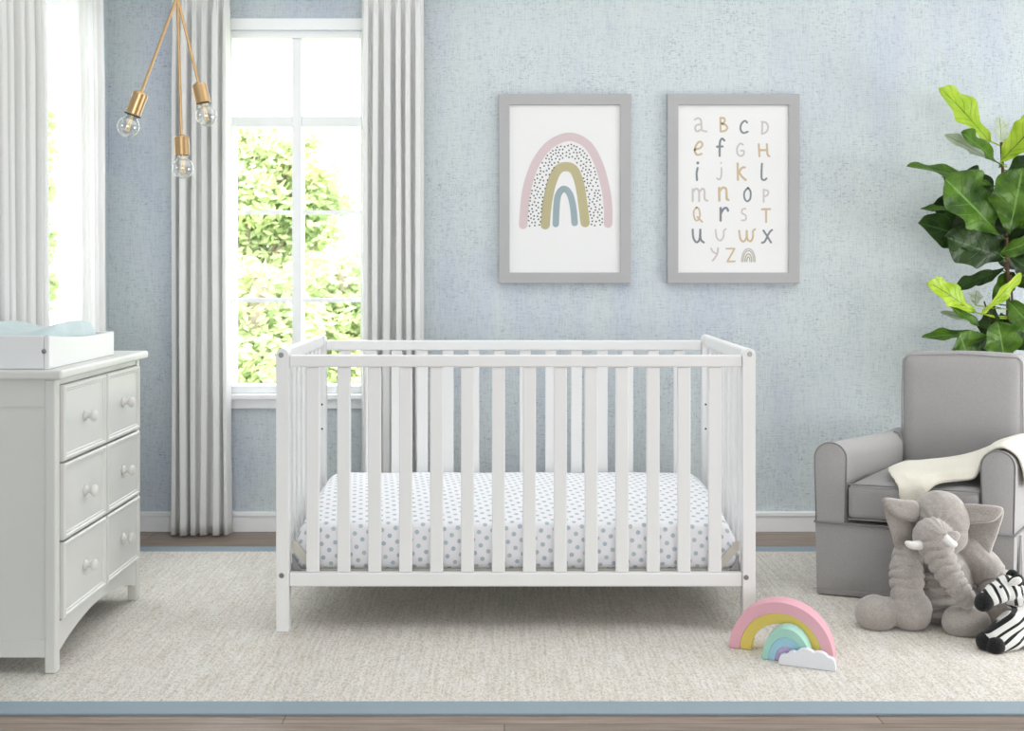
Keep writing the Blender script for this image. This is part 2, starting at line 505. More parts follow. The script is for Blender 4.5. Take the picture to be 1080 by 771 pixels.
for (yf, side) in ((CF+.008, 0), (CB-.030, 1)):
    b = bmesh.new(); box(b, KX0+pw+.0005, KX1-pw-.0005, yf-.002, yf+.024, htopb, htop, .004); obj('top_rail', b, crib_paint, crib)
    b = bmesh.new(); box(b, KX0+pw+.0005, KX1-pw-.0005, yf-.002, yf+.024, hb0, hb1, .004); obj('bottom_rail', b, crib_paint, crib)
    for k in range(14):
        px = 329+k*(755-329)/13
        xc = (px-CX)*CF/F
        slat(xc-sp/2, xc+sp/2, yf+.003, yf+.017, hb1+.0003, htopb-.0003)
for s in (0, 1):
    xi = KX0+pw*.5 if s == 0 else KX1-pw*.5
    b = bmesh.new(); box(b, xi-.013, xi+.013, CF+pd+.0005, CB-pd-.0005, postH-.042, postH-.002, .008, 3); obj('side_rail', b, crib_paint, crib)
    b = bmesh.new(); box(b, xi-.012, xi+.012, CF+pd+.0005, CB-pd-.0005, hb0, hb1+.01, .003); obj('side_rail', b, crib_paint, crib)
    n = 8
    for k in range(n):
        yc = CF+pd+(k+.5)*(CB-CF-2*pd)/n
        slat(xi-.007, xi+.007, yc-.018, yc+.018, hb1+.0103, postH-.0423)
for px, py in ((296.5, 374.5), (791, 373.5), (297, 607), (787, 609)):
    b = bmesh.new(); p = P(px, py, CF)
    lathe(b, p+Vector((0, .001, 0)), (0, -1, 0), [(0, .0), (0, .0075), (.002, .0075), (.003, .0062), (.003, .0036), (.0012, .0032), (.0012, 0)], 18)
    obj('bolt', b, steel_m, crib, angle=30)
for s in (0, 1):                     # spare adjustment holes on the inner faces of the back posts
    for h in (.585, .50):
        xx = KX0+pw-.012 if s == 0 else KX1-pw+.012
        b = bmesh.new(); lathe(b, (xx, CB-pd+.0005, h), (0, -1, 0), [(0, 0), (0, .0035), (.001, .0035), (.001, 0)], 12)
        obj('bolt_hole', b, dark_m, crib)
mx0, mx1 = KX0+.045, KX1-.045; my0, my1 = CF+.045, CB-.045
b = bmesh.new(); box(b, mx0, mx1, my0, my1, .158, .176, .002)
obj('mattress_board', b, board_m, crib)
for s in (-1, 1):                    # folded steel corner arms that carry the board
    xe = KX0+.044 if s < 0 else KX1-.044
    for yy in (CF+.043, CB-.05):
        b = bmesh.new()
        def fn(a, h, t, xe=xe, s=s, yy=yy): return Vector((xe-s*a, yy+t, h))
        prism(b, [(-.004, .262), (.005, .262), (.058, .2), (.05, .176), (-.004, .235)], fn, -.006, .0, 0, .001)
        obj('support_bracket', b, board_m, crib)
        b = bmesh.new()
        prism(b, [(-.004, .225), (.022, .178), (.02, .157), (-.004, .178)], fn, -.006, .0, 0, .001)
        obj('support_bracket', b, steel_m, crib)

# mattress in the dotted sheet
def mattress():
    b = bmesh.new(); uvl = b.loops.layers.uv.new('UVMap')
    x0, x1, y0, y1 = KX0+.047, KX1-.047, CF+.05, CB-.05
    zb = .1765; zt_f, zt_b = .312, .357
    r = .05
    # cross-section in (y,z), front bottom -> over -> back bottom
    sec = [(y0+.012, zb), (y0+.002, zb+.015), (y0, zb+.05), (y0, zt_f-.016), (y0+.003, zt_f-.006), (y0+.012, zt_f)]
    for k in range(1, 16):
        t = k/16; sec.append((y0+.012+(y1-y0-.04)*t, zt_f+(zt_b-zt_f)*math.sin(min(1, t*1.25)*PI/2)))
    sec += [(y1-.02, zt_b-.004), (y1-.005, zt_b-.018), (y1, zt_b-.04), (y1, zb+.05), (y1-.012, zb)]
    L = [0]
    for i in range(1, len(sec)): L.append(L[-1]+math.dist(sec[i], sec[i-1]))
    nx = 64; rows = []
    for i in range(nx+1):
        u = i/nx; x = x0+(x1-x0)*u
        e = min(u, 1-u)*(x1-x0)
        k = 1 if e > r else math.sqrt(max(0, 1-(1-e/r)**2))
        row = []
        for (yy, zz) in sec:
            z2 = zb+.03+(zz-zb-.03)*(.55+.45*k) if zz > zb+.03 else zz
            row.append(b.verts.new((x, (yy-(y0+y1)/2)*(.965+.035*k)+(y0+y1)/2, z2+.0015*math.sin(x*19)*math.sin(yy*23)*(zz > .25))))
        rows.append(row)
    for i in range(nx):
        for j in range(len(sec)-1):
            f = b.faces.new((rows[i][j], rows[i+1][j], rows[i+1][j+1], rows[i][j+1])); f.smooth = True
            for lp, (ii, jj) in zip(f.loops, ((i, j), (i+1, j), (i+1, j+1), (i, j+1))):
                lp[uvl].uv = (rows[ii][jj].co.x, L[jj])
    for row, flip in ((rows[0], 0), (rows[-1], 1)):
        f = b.faces.new(row if flip else row[::-1]); 
        for lp in f.loops: lp[uvl].uv = (lp.vert.co.y, lp.vert.co.z)
    b.faces.new([rows[i][0] for i in range(nx+1)]+[rows[i][-1] for i in range(nx, -1, -1)])
    o = obj('crib_mattress', b, dots_m)
    tag(o, 'crib mattress in a white fitted sheet with grey-blue dots, inside the crib', 'mattress')
mattress()

# ------------------------------------------------------------------ dresser
DX = -1.165; DXB = -1.462; DY0 = 2.947; DY1 = 3.626
dresser = thing('dresser', 'white six-drawer dresser with round knobs against the side window', 'dresser', ((DX+DXB)/2, (DY0+DY1)/2, G))
lt = .030
for (x0, y0) in ((DX-lt, DY0), (DX-lt, DY1-lt), (DXB, DY0), (DXB, DY1-lt)):
    b = bmesh.new(); box(b, x0, x0+lt, y0, y0+lt, G, .771, .005, 3); obj('leg', b, dresser_paint, dresser)
b = bmesh.new()                       # carcass: recessed side panels, rails, back
box(b, DXB+.004, DX-.012, DY0+.010, DY1-.010, .135, .771)
for yy in (DY0+.003, DY1-.012):
    box(b, DXB+lt, DX-lt, yy, yy+.009, .70, .771, .001); box(b, DXB+lt, DX-lt, yy, yy+.009, .048, .095, .001)
    box(b, DXB+lt, DX-lt, yy+.004, yy+.008, .09, .71)
box(b, DX-.016, DX-.003, DY0+lt, DY1-lt, .755, .771); 
obj('carcass', b, dresser_paint, dresser)
b = bmesh.new(); box(b, DXB-.004, DX+.022, DY0-.016, DY1+.022, .7715, .796, .007, 3); obj('dresser_top', b, dresser_paint, dresser)
b = bmesh.new()                       # arched apron
ya, yb_ = DY0+lt, DY1-lt
out = [(ya, .133), (ya, .058)]+[(ya+.015+(yb_-ya-.03)*k/20, .058+.047*math.sin(PI*k/20)**.8) for k in range(0, 21)]+[(yb_, .058), (yb_, .133)]
prism(b, out, lambda a, h, t: Vector((t, a, h)), DX-.022, DX-.004, 0, 0)
obj('apron', b, dresser_paint, dresser)
def drawer(y0, y1, z0, z1):
    b = bmesh.new()
    box(b, DX-.0115, DX+.008, y0, y1, z0, z1)
    b.faces.ensure_lookup_table()
    f = [f for f in b.faces if f.calc_center_median().x > DX+.007][0]
    def inset(f, th, dx):
        r = bmesh.ops.inset_region(b, faces=[f], thickness=th, depth=0)
        for v in f.verts: v.co.x += dx
    inset(f, .005, .004); inset(f, .008, 0); inset(f, .004, -.0035); inset(f, .006, 0); inset(f, .003, -.003)
    o = obj('drawer', b, dresser_paint, dresser)
    c = Vector((DX+.006, (y0+y1)/2, (z0+z1)/2))
    b = bmesh.new()
    lathe(b, c, (1, 0, 0), [(0, 0), (0, .0145), (.003, .0145), (.006, .010), (.010, .0075), (.016, .0078), (.019, .012), (.023, .0158), (.028, .0162), (.032, .0135), (.035, .007), (.036, 0)])
    obj('knob', b, dresser_paint, o, True)
for (y0, y1) in ((DY0+lt+.002, 3.292), (3.303, DY1-lt-.002)):
    for k in range(3):
        z1 = .753-k*.2065
        drawer(y0, y1, z1-.2, z1)

tray = thing('changing_tray', 'white open changing tray on top of the dresser', 'changing tray', (-1.32, 3.22, .7962))
tx0, tx1, ty0, ty1 = -1.458, -1.188, 2.962, 3.455
def wallp(o2, fn, t0, t1, rnd=.003):
    b = bmesh.new(); prism(b, o2, fn, t0, t1, 0, rnd); return obj('side_panel', b, tray_m, tray)
zt0 = .7963
for xx in (tx0, tx1-.014):
    n = 12
    o2 = [(ty0, zt0), (ty1, zt0)]+[(ty1-(ty1-ty0)*k/n, .868+.016*(k/n)**1.5-.006*math.sin(PI*k/n)) for k in range(n+1)]
    wallp(o2, lambda a, h, t: Vector((t, a, h)), xx, xx+.014)
wallp([(tx0+.0145, zt0), (tx1-.0145, zt0), (tx1-.0145, .884), (tx0+.0145, .884)], lambda a, h, t: Vector((a, t, h)), ty0, ty0+.014)
wallp([(tx0+.0145, zt0), (tx1-.0145, zt0), (tx1-.0145, .868), (tx0+.0145, .868)], lambda a, h, t: Vector((a, t, h)), ty1-.014, ty1)
b = bmesh.new(); box(b, tx0+.015, tx1-.015, ty0+.015, ty1-.015, zt0, zt0+.008); obj('tray_bottom', b, tray_m, tray)
b = bmesh.new(); lathe(b, P(46.5, 370.5, ty0+.0005), (0, -1, 0), [(0, 0), (0, .0065), (.002, .0062), (.003, .004), (.0022, 0)], 18); obj('screw', b, steel_m, tray, True)
# contoured pad
b = bmesh.new()
pcx, pcy = -1.325, 3.215; hx, hy = .118, .215; zb = zt0+.009
def pad(u, v):
    th = 2*PI*u; ph = PI*(v-.5)
    def se(w, e): return math.copysign(abs(w)**e, w)
    x = hx*se(math.cos(ph), .35)*se(math.cos(th), .45); y = hy*se(math.cos(ph), .35)*se(math.sin(th), .45)
    top = .045+.05*(x/hx)**2*max(0, 1-.9*abs(y/hy)**3)
    z = zb+.035+(se(math.sin(ph), .6)*(.035 if ph < 0 else top))
    return Vector((pcx+x, pcy+y, z))
grid(b, pad, 72, 40, closed_u=True)
bmesh.ops.remove_doubles(b, verts=b.verts, dist=.0004)
tag(obj('changing_pad', b, teal_m, None, True), 'pale teal plush contoured pad lying in the white changing tray', 'changing pad')

# ------------------------------------------------------------------ pendant lamp
def pendant():
    y0 = 3.28
    hub = P(187, -7, y0)
    r = thing('pendant_light', 'brass pendant light with three slanting rods and bare bulbs', 'pendant light', (hub.x, hub.y, CEIL))
    b = bmesh.new(); lathe(b, (hub.x, hub.y, CEIL), (0, 0, -1), [(0, 0), (0, .06), (.008, .062), (.02, .056), (.024, .01), (.024, 0)], 32); obj('canopy', b, brass_m, r, True)
    b = bmesh.new(); tube(b, [(hub.x, hub.y, CEIL-.023), hub+Vector((0, 0, .012))], .005, 12); obj('stem', b, brass_m, r, angle=40)
    b = bmesh.new(); lathe(b, hub+Vector((0, 0, .018)), (0, 0, -1), [(0, 0), (.002, .009), (.010, .014), (.022, .014), (.03, .009), (.031, 0)]); obj('hub', b, brass_m, r, True)
    gold = NT('filament'); gold.color(col(240, 214, 150)); gold.set(Roughness=.4)
    gold.b.inputs['Emission Color'].default_value = (1, .8, .45, 1); gold.b.inputs['Emission Strength'].default_value = .35
    for (t, bt, c, dy, blk) in (((149, 97), (140, 121), (134, 133.5), -.06, True), ((191.3, 143), (192.3, 164.5), (193.5, 180), .03, False), ((209.5, 88), (214.5, 109.5), (217.5, 122.5), .05, False)):
        yy = y0+dy
        A, B, Cc = P(*t, yy), P(*bt, yy), P(*c, yy)
        ax = (B-A).normalized()
        b = bmesh.new(); tube(b, [hub-Vector((0, 0, .01)), A], .0044, 12); obj('rod', b, brass_m, r, angle=40)
        L = (B-A).length
        b = bmesh.new(); lathe(b, A-ax*.003, ax, [(0, 0), (0, .007), (.003, .011), (.005, .018), (.009, .0212), (L, .0212), (L+.001, .019), (L-.02, .0185), (L-.02, 0)], 28)
        s = obj('socket', b, brass_m, r, angle=35)
        if blk:
            b = bmesh.new(); lathe(b, B, ax, [(-.001, .0215), (-.001, .0235), (.003, .0235), (.003, .0215), (-.001, .0215)], 28); obj('collar', b, dark_m, s, angle=35)
        # bulb
        b = bmesh.new(); R = .0305
        prof = [(-.012, .0135), (.0, .0140), (.010, .0165)]
        cdist = .036
        for k in range(3, 15):
            a = PI-(k*PI/14); prof.append((cdist+R*math.cos(a)*1.0, R*math.sin(a)))
        prof = [p for p in prof if p[1] > .0001]+[(cdist+R, 0)]
        prof.sort(key=lambda p: p[0])
        lathe(b, B, ax, prof, 28); bl = obj('bulb', b, bulb_m, r, True)
        b = bmesh.new(); u = ax.orthogonal().normalized(); w = ax.cross(u)
        tube(b, [B+ax*.0, B+ax*.014], .0035, 8)
        for k in range(4):
            a = k*PI/2; o_ = (u*math.cos(a)+w*math.sin(a))
            tube(b, [B+ax*.013+o_*.003, B+ax*.048+o_*.0065], .0011, 6)
        tube(b, [B+ax*.048+u*.0065, B+ax*.048-u*.0065], .0008, 6)
        obj('filament', b, gold.m, bl)
pendant()

# ------------------------------------------------------------------ framed prints
PY = WB-.030
def flat(bm, pts, w, y, mi=0, fn=None, capn=8):
    """ribbon with round ends along screen-plane points given in metres (x,z); y = its plane"""
    pts = [Vector((p[0], p[1])) for p in pts]
    L = []; R = []
    for i, p in enumerate(pts):
        d = pts[min(i+1, len(pts)-1)]-pts[max(i-1, 0)]
        if d.length < 1e-9: d = Vector((1, 0))
        d.normalize(); n = Vector((-d.y, d.x))*w/2
        L.append(p+n); R.append(p-n)
    def arc(c, a, b_):   # half circle round c from a to b_ (outwards)
        a0 = math.atan2((a-c).y, (a-c).x); out = []
        for k in range(1, capn): out.append(c+Vector((math.cos(a0-PI*k/capn), math.sin(a0-PI*k/capn)))*w/2)
        return out
    V3 = lambda p: Vector((p.x, y, p.y))
    lv = [bm.verts.new(V3(p)) for p in L]; rv = [bm.verts.new(V3(p)) for p in R]
    for i in range(len(pts)-1):
        try:
            f = bm.faces.new((lv[i], lv[i+1], rv[i+1], rv[i])); f.material_index = mi
        except ValueError: pass
    e = [bm.verts.new(V3(p)) for p in arc(pts[-1], L[-1], R[-1])]
    f = bm.faces.new([lv[-1]]+e+[rv[-1]]); f.material_index = mi
    e = [bm.verts.new(V3(p)) for p in arc(pts[0], R[0], L[0])]
    f = bm.faces.new([rv[0]]+e+[lv[0]]); f.material_index = mi
def disc(bm, c, r, y, mi=0, n=10):
    f = bm.faces.new([bm.verts.new((c[0]+r*math.cos(2*PI*k/n), y, c[1]+r*math.sin(2*PI*k/n))) for k in range(n)]); f.material_index = mi
def frame(label, x0p, x1p, y0p, y1p):
    a, c = P(x0p, y1p, PY), P(x1p, y0p, PY)
    r = thing('framed_print', label, 'framed print', ((a.x+c.x)/2, WB, a.z))
    fw = 11.5*PY/F
    b = bmesh.new()
    # mitred bars with a small step
    o = [(a.x, a.z), (c.x, a.z), (c.x, c.z), (a.x, c.z)]
    def ring(k, y):
        return [b.verts.new((a.x+k, y, a.z+k)), b.verts.new((c.x-k, y, a.z+k)), b.verts.new((c.x-k, y, c.z-k)), b.verts.new((a.x+k, y, c.z-k))]
    rs = [ring(0, WB-.003), ring(0, PY+.002), ring(.002, PY), ring(fw-.002, PY), ring(fw, PY+.002), ring(fw, PY+.014), ring(fw, WB-.003)]
    for i in range(len(rs)):
        A, B = rs[i], rs[(i+1) % len(rs)]
        for k in range(4): b.faces.new((A[k], A[(k+1) % 4], B[(k+1) % 4], B[k]))
    obj('frame', b, frame_m, r)
    b = bmesh.new(); box(b, a.x+fw-.001, c.x-fw+.001, PY+.010, WB-.004, a.z+fw-.001, c.z-fw+.001); p = obj('paper', b, paper_m, r)
    return r, p
inks = [paint('ink_pink', col(205, 189, 190), .8), paint('ink_tan', col(201, 182, 152), .8), paint('ink_grey', col(128, 134, 140), .8),
        paint('ink_taupe', col(199, 193, 190), .8), paint('ink_rose', col(210, 192, 195), .8), paint('ink_black', col(66, 68, 72), .8),
        paint('ink_olive', col(184, 176, 138), .8), paint('ink_blue', col(153, 170, 176), .8)]
yi = PY+.0097
r1, p1 = frame('grey-framed print of a pink, dotted and olive rainbow, left of the pair above the crib', 526, 665.5, 99, 299)
def c3(x, y): q = P(526+x/5.507, 120+y/5.507, yi); return (q.x, q.z)
m3 = PY/F/5.507
b = bmesh.new()
arches = [([(142, 645), (150, 540), (165, 430), (208, 300), (280, 195), (365, 143), (440, 138), (520, 185), (580, 290), (620, 430), (635, 540), (635, 638)], 50, 4),
          ([(270, 645), (282, 520), (308, 400), (345, 325), (395, 307), (440, 330), (470, 410), (488, 520), (502, 632)], 54, 6),
          ([(331, 640), (336, 530), (347, 468), (378, 436), (412, 465), (432, 540), (441, 634)], 38, 7)]
for pts, w, mi in arches:
    flat(b, [c3(p.x, p.y) for p in catmull([(x, y, 0) for x, y in pts], 6)], w*m3, yi, mi)
cl = catmull([(205, 655, 0), (215, 520, 0), (243, 400, 0), (292, 290, 0), (350, 232, 0), (410, 215, 0), (468, 245, 0), (515, 320, 0), (545, 430, 0), (562, 540, 0), (568, 650, 0)], 10)
dots = []
rr = random.Random(4)
for _ in range(9000):
    i = rr.randrange(len(cl)-1); p = cl[i].lerp(cl[i+1], rr.random())
    d = (cl[i+1]-cl[i]).normalized(); n = Vector((-d.y, d.x, 0))
    q = p+n*rr.uniform(-38, 38)
    if all((q-o).length > 17 for o in dots): dots.append(q)
for q in dots: disc(b, c3(q.x, q.y), 5.2*m3, yi, 5, 7)
obj('rainbow_motif', b, inks, p1)

r2, p2 = frame('grey-framed alphabet print in hand lettering, right of the pair above the crib', 704, 843.5, 99, 299)
def c1(x, y): q = P(704+x/7.71, 100+y/7.71, yi); return (q.x, q.z)
m1 = PY/F/7.71
PK, TN, GR, LT = 0, 1, 2, 3
def c2y(pts): return [(x, y+771) for x, y in pts]
letters = [
 (LT, 15, [[(222, 202), (245, 190), (270, 202), (276, 240), (282, 288), (318, 298)], [(276, 242), (238, 246), (225, 272), (240, 298), (278, 278)]]),
 (TN, 17, [[(430, 188), (432, 296)], [(428, 190), (458, 190), (466, 212), (452, 230), (436, 236), (470, 244), (486, 268), (470, 292), (432, 298)]]),
 (GR, 16, [[(648, 226), (630, 212), (602, 235), (593, 278), (615, 310), (652, 300)]]),
 (LT, 15, [[(772, 224), (768, 315)], [(765, 220), (800, 226), (818, 260), (805, 300), (768, 318)]]),
 (TN, 17, [[(222, 446), (266, 432), (284, 402), (264, 380), (238, 402), (222, 450), (240, 488), (276, 480)]]),
 (GR, 17, [[(463, 372), (445, 356), (428, 378), (424, 430), (424, 497)], [(402, 422), (448, 420)]]),
 (LT, 14, [[(614, 406), (592, 397), (567, 430), (570, 480), (595, 498), (618, 485), (620, 455), (598, 455)]]),
 (TN, 17, [[(742, 402), (748, 500)], [(808, 402), (812, 480), (828, 500)], [(745, 450), (810, 450)]]),
 (GR, 17, [[(245, 595), (237, 640), (240, 693)], [(246, 553), (246, 556)]]),
 (LT, 14, [[(438, 595), (438, 650), (425, 688), (402, 680)], [(436, 552), (436, 554)]]),
 (TN, 18, [[(570, 558), (573, 692)], [(628, 590), (602, 596), (580, 635)], [(582, 632), (608, 668), (636, 692)]]),
 (GR, 16, [[(768, 560), (764, 640), (768, 685), (790, 692), (805, 680)]]),
 (LT, 16, [[(205, 768), (205, 865)], [(206, 792), (228, 764), (250, 772), (257, 800), (257, 865)], [(258, 792), (282, 764), (300, 778), (302, 845), (325, 862)]]),
 (TN, 19, [[(420, 757), (422, 860)], [(422, 788), (446, 757), (474, 762), (480, 800), (482, 845), (496, 855)]]),
 (GR, 15, [[(655, 756), (626, 790), (626, 840), (648, 866), (672, 845), (676, 790), (655, 756)]]),
 (LT, 14, [[(782, 770), (782, 872)], [(785, 775), (812, 778), (820, 800), (806, 820), (785, 824)]]),
 (TN, 14, [c2y([(236, 145), (213, 180), (222, 238), (245, 250), (264, 210), (256, 160), (236, 145)]), c2y([(242, 222), (282, 262)])]),
 (GR, 19, [c2y([(432, 150), (432, 252)]), c2y([(434, 192), (458, 155), (482, 150), (492, 172)])]),
 (PK, 13, [c2y([(635, 155), (610, 160), (606, 190), (636, 212), (635, 245), (603, 250)])]),
 (TN, 17, [c2y([(768, 160), (835, 158)]), c2y([(802, 160), (802, 263)])]),
 (GR, 17, [c2y([(205, 325), (210, 390), (235, 428), (260, 405), (267, 325)]), c2y([(267, 330), (270, 402), (295, 430)])]),
 (LT, 13, [c2y([(392, 325), (400, 388), (430, 415), (455, 385), (458, 338), (475, 320)])]),
 (TN, 16, [c2y([(583, 335), (594, 402), (620, 422), (642, 390), (645, 335)]), c2y([(645, 337), (650, 400), (675, 420), (694, 388), (696, 338), (712, 322)])]),
 (GR, 16, [c2y([(780, 332), (810, 378), (842, 430)]), c2y([(850, 328), (828, 350), (792, 420), (768, 432)])]),
 (PK, 14, [c2y([(355, 478), (370, 505), (400, 522)]), c2y([(412, 475), (402, 528), (368, 578)])]),
]
letters.append((TN, 14, [c2y([(480, 480), (545, 480)]), c2y([(545, 480), (488, 583)]), c2y([(488, 585), (547, 583)])]))
for li, (mi, w, strokes) in enumerate(letters):
    b = bmesh.new()
    for k, s in enumerate(strokes):
        sm = s if li == len(letters)-1 else [(p.x, p.y) for p in catmull([(x, y, 0) for x, y in s], 5)]
        flat(b, [c1(*p) for p in sm], w*m1, yi-.00012*k, mi)
    if li == 8: disc(b, c1(246, 554), 12*m1, yi-.0004, GR)
    obj('letter', b, inks, p2)
b = bmesh.new()
def ovalarch(cx, base, rx, ry, w, mi):
    pts = [(cx+rx*math.cos(PI-PI*k/16), base-ry*max(0, math.sin(PI*k/16))**.9) for k in range(17)]
    flat(b, [c1(*p) for p in pts], w*m1, yi, mi)
ovalarch(658, 771+585, 54, 104, 13, LT); ovalarch(658, 771+585, 42, 86, 9, 3); ovalarch(658, 771+585, 27, 62, 11, 6); ovalarch(658, 771+585, 12, 38, 9, 7)
for k in range(26):
    a = PI*k/25; disc(b, c1(658+44*math.cos(a), 771+585-90*math.sin(a)), 2*m1, yi-.0001, 5, 6)
obj('rainbow_motif', b, inks, p2)

# ------------------------------------------------------------------ armchair
A0 = Vector((1.003, 3.665, 0))
U = Vector((math.cos(math.radians(20)), -math.sin(math.radians(20)), 0))
V = Vector((math.sin(math.radians(36)), math.cos(math.radians(36)), 0))
def CH(a, b_, h): return A0+U*a+V*b_+Vector((0, 0, h))
chair = thing('armchair', 'grey upholstered armchair with skirt and piping in right corner', 'armchair', CH(.29, .3, G))
AW = .094; GI = .496; TW = .588; BB = .615; DEP = .75
seam = .243
def arm(a0, a1):
    # rolled arm: outline in (a, h); runs from front to back with a slightly falling top
    w = a1-a0; n = 16
    r = w/2
    b = bmesh.new()
    def outline(top):
        o = [(a0+.003, seam), (a1-.003, seam)]
        c = top-r*1.05
        for k in range(n+1):
            a = PI*k/n
            o.append(((a0+a1)/2+(r+.002)*math.cos(a), c+r*1.05*math.sin(a)))
        return o
    secs = []
    bs = [0, .004, .012, .15, .3, .45, .60, .62, .74, .748]
    for q in bs:
        top = .4985-.033*max(0, min(1, q/.6))
        o = outline(top)
        cxm = (a0+a1)/2; chm = .37
        k = {0: .93, .004: .985, .748: .96}.get(q, 1)
        secs.append([b.verts.new(CH(cxm+(x-cxm)*k, q, chm+(h-chm)*(1-(1-k)*.35) if h > seam+.01 else h)) for x, h in o])
    m = len(secs[0])
    for i in range(len(secs)-1):
        for k in range(m):
            f = b.faces.new((secs[i][k], secs[i][(k+1) % m], secs[i+1][(k+1) % m], secs[i+1][k])); f.smooth = True
    b.faces.new(secs[0]); b.faces.new(secs[-1][::-1])
    o = obj('armrest', b, chair_m, chair, angle=50)
    # piping round the front panel
    b = bmesh.new()
    pts = [CH(x, .004, h) for x, h in outline(.4985)]
    pts = [pts[1]]+pts[2:]+[pts[0]]
    tube(b, pts, .003, 8); obj('piping', b, piping_m, o, True)
    return o
arm(0, AW); arm(GI, TW)
def cbox(bm, a0, a1, b0, b1, h0, h1, r=.01, seg=3, puff=0, div=10):
    box(bm, 0, 1, 0, 1, 0, 1, 0)
    vs = [v for v in bm.verts if not v.tag]
    return vs
def cushion(name, a0, a1, b0, b1, h0, h1, r, puff, parent, mat, tilt=0, top_round=0, taper=0):
    """soft box in chair coordinates"""
    b = bmesh.new()
    bmesh.ops.create_cube(b, size=2.0)
    bmesh.ops.subdivide_edges(b, edges=b.edges[:], cuts=15, use_grid_fill=True)
    sx, sy, sz = (a1-a0)/2, (b1-b0)/2, (h1-h0)/2
    for v in b.verts:
        x, y, z = v.co
        X, Y, Z = x*sx, y*sy, z*sz
        # rounded box
        q = Vector((max(-sx+r, min(sx-r, X)), max(-sy+r, min(sy-r, Y)), max(-sz+r, min(sz-r, Z))))
        d = Vector((X, Y, Z))-q
        if d.length > 1e-7:
            m = max(abs(d.x), abs(d.y), abs(d.z)); d = d.normalized()*m
        X, Y, Z = q+d
        ex, ey, ez = 1-x*x, 1-y*y, 1-z*z
        Z += puff*ex*ey*(1 if z > .99 else (-1 if z < -.99 else z))*.8
        Y -= puff*ex*ez*(.6 if y < -.5 else 0)
        Y += tilt*(z+1)/2
        v.co = CH((a0+a1)/2+X, (b0+b1)/2+Y, (h0+h1)/2+Z)
    return obj(name, b, mat, parent, True)
sc = cushion('seat_cushion', AW+.003, GI-.003, -.004, .60, .255, .372, .022, .016, chair, chair_m)
for hh in (.370, .259):
    b = bmesh.new()
    tube(b, [CH(AW+.006, .2, hh), CH(AW+.006, .012, hh), CH(AW+.012, -.004, hh), CH(.2, -.006, hh+.001), CH(.4, -.006, hh+.001), CH(GI-.012, -.004, hh), CH(GI-.006, .012, hh), CH(GI-.006, .2, hh)], .0028, 8)
    obj('piping', b, piping_m, sc, True)
bk = cushion('backrest', AW-.006, GI-.004, .605, .735, .25, .752, .028, .012, chair, chair_m, tilt=.0)
b = bmesh.new(); tube(b, [CH(AW-.005, .613, .47), CH(AW-.006, .613, .6), CH(AW-.002, .613, .729), CH(AW+.02, .613, .745), CH(.3, .613, .755), CH(GI-.02, .613, .745), CH(GI-.006, .613, .729), CH(GI-.004, .613, .38)], .0022, 8); obj('piping', b, chair_m, bk, True)
b = bmesh.new(); tube(b, [CH(AW+.002, .600, .30), CH(AW+.002, .600, .42), CH(AW-.012, .600, .462), CH(AW-.03, .603, .4655)], .003, 8); obj('piping', b, piping_m, bk, True)
# base frame with the skirt
def skirt():
    b = bmesh.new()
    path = [(.002, .748), (0, .003), (TW, .003), (TW, .748)]
    pts = []
    segs = [(path[0], path[1], 14), (path[1], path[2], 26), (path[2], path[3], 14), (path[3], path[0], 14)]
    for (p, q, n) in segs:
        for k in range(n): pts.append((p[0]+(q[0]-p[0])*k/n, p[1]+(q[1]-p[1])*k/n))
    rows = []
    for j, h in enumerate((seam-.001, seam-.004, .18, .1, .03, .012, .010)):
        t = (seam-h)/seam
        row = []
        for i, (x, y) in enumerate(pts):
            cx_, cy_ = TW/2, .375
            k = -.004*t+.0015*math.sin(i*.9)*t
            row.append(b.verts.new(CH(x+k*(1 if x > cx_ else -1), y+k*(1 if y > cy_ else -1), h)))
        rows.append(row)
    n = len(pts)
    for j in range(len(rows)-1):
        for i in range(n):
            f = b.faces.new((rows[j][i], rows[j][(i+1) % n], rows[j+1][(i+1) % n], rows[j+1][i])); f.smooth = True
    b.faces.new(rows[0]); b.faces.new(rows[-1][::-1])
    s = obj('skirt', b, chair_m, chair, angle=50)
    b = bmesh.new(); tube(b, [CH(-.002, .74, seam), CH(-.002, 0, seam), CH(0, -.002, seam), CH(TW/2, -.003, seam), CH(TW+.001, -.001, seam), CH(TW+.003, .001, seam), CH(TW+.002, .74, seam)], .0032, 8)
    obj('piping', b, piping_m, s, True)
    for (x, y0) in ((TW+.005, .045),):   # inverted pleat on the outer side
        b = bmesh.new()
        prism(b, [(y0, .012), (y0+.034, .012), (y0+.018, seam-.012)], lambda a, h, t: CH(x+t, a, h), 0, .0015, 0)
        obj('pleat', b, piping_m, s)
        for pts_ in ([(y0, .012), (y0+.004, .12), (y0+.017, seam-.01)], [(y0+.036, .012), (y0+.031, .12), (y0+.018, seam-.01)]):
            b = bmesh.new(); tube(b, [CH(x+.001, a, h) for a, h in pts_], .003, 8); obj('piping', b, chair_m, s, True)
    b = bmesh.new(); tube(b, [CH(-.006, -.002, .028), CH(TW/2, -.002, .028), CH(TW+.005, -.002, .028)], .0012, 6); obj('hem', b, chair_m, s, True)
    for (x, y) in ((.05, .06), (TW-.05, .06), (.05, .68), (TW-.05, .68)):
        b = bmesh.new(); tube(b, [CH(x, y, G+.0003), CH(x, y, .03)], .012, 12); obj('foot', b, dark_m, chair, angle=40)
skirt()

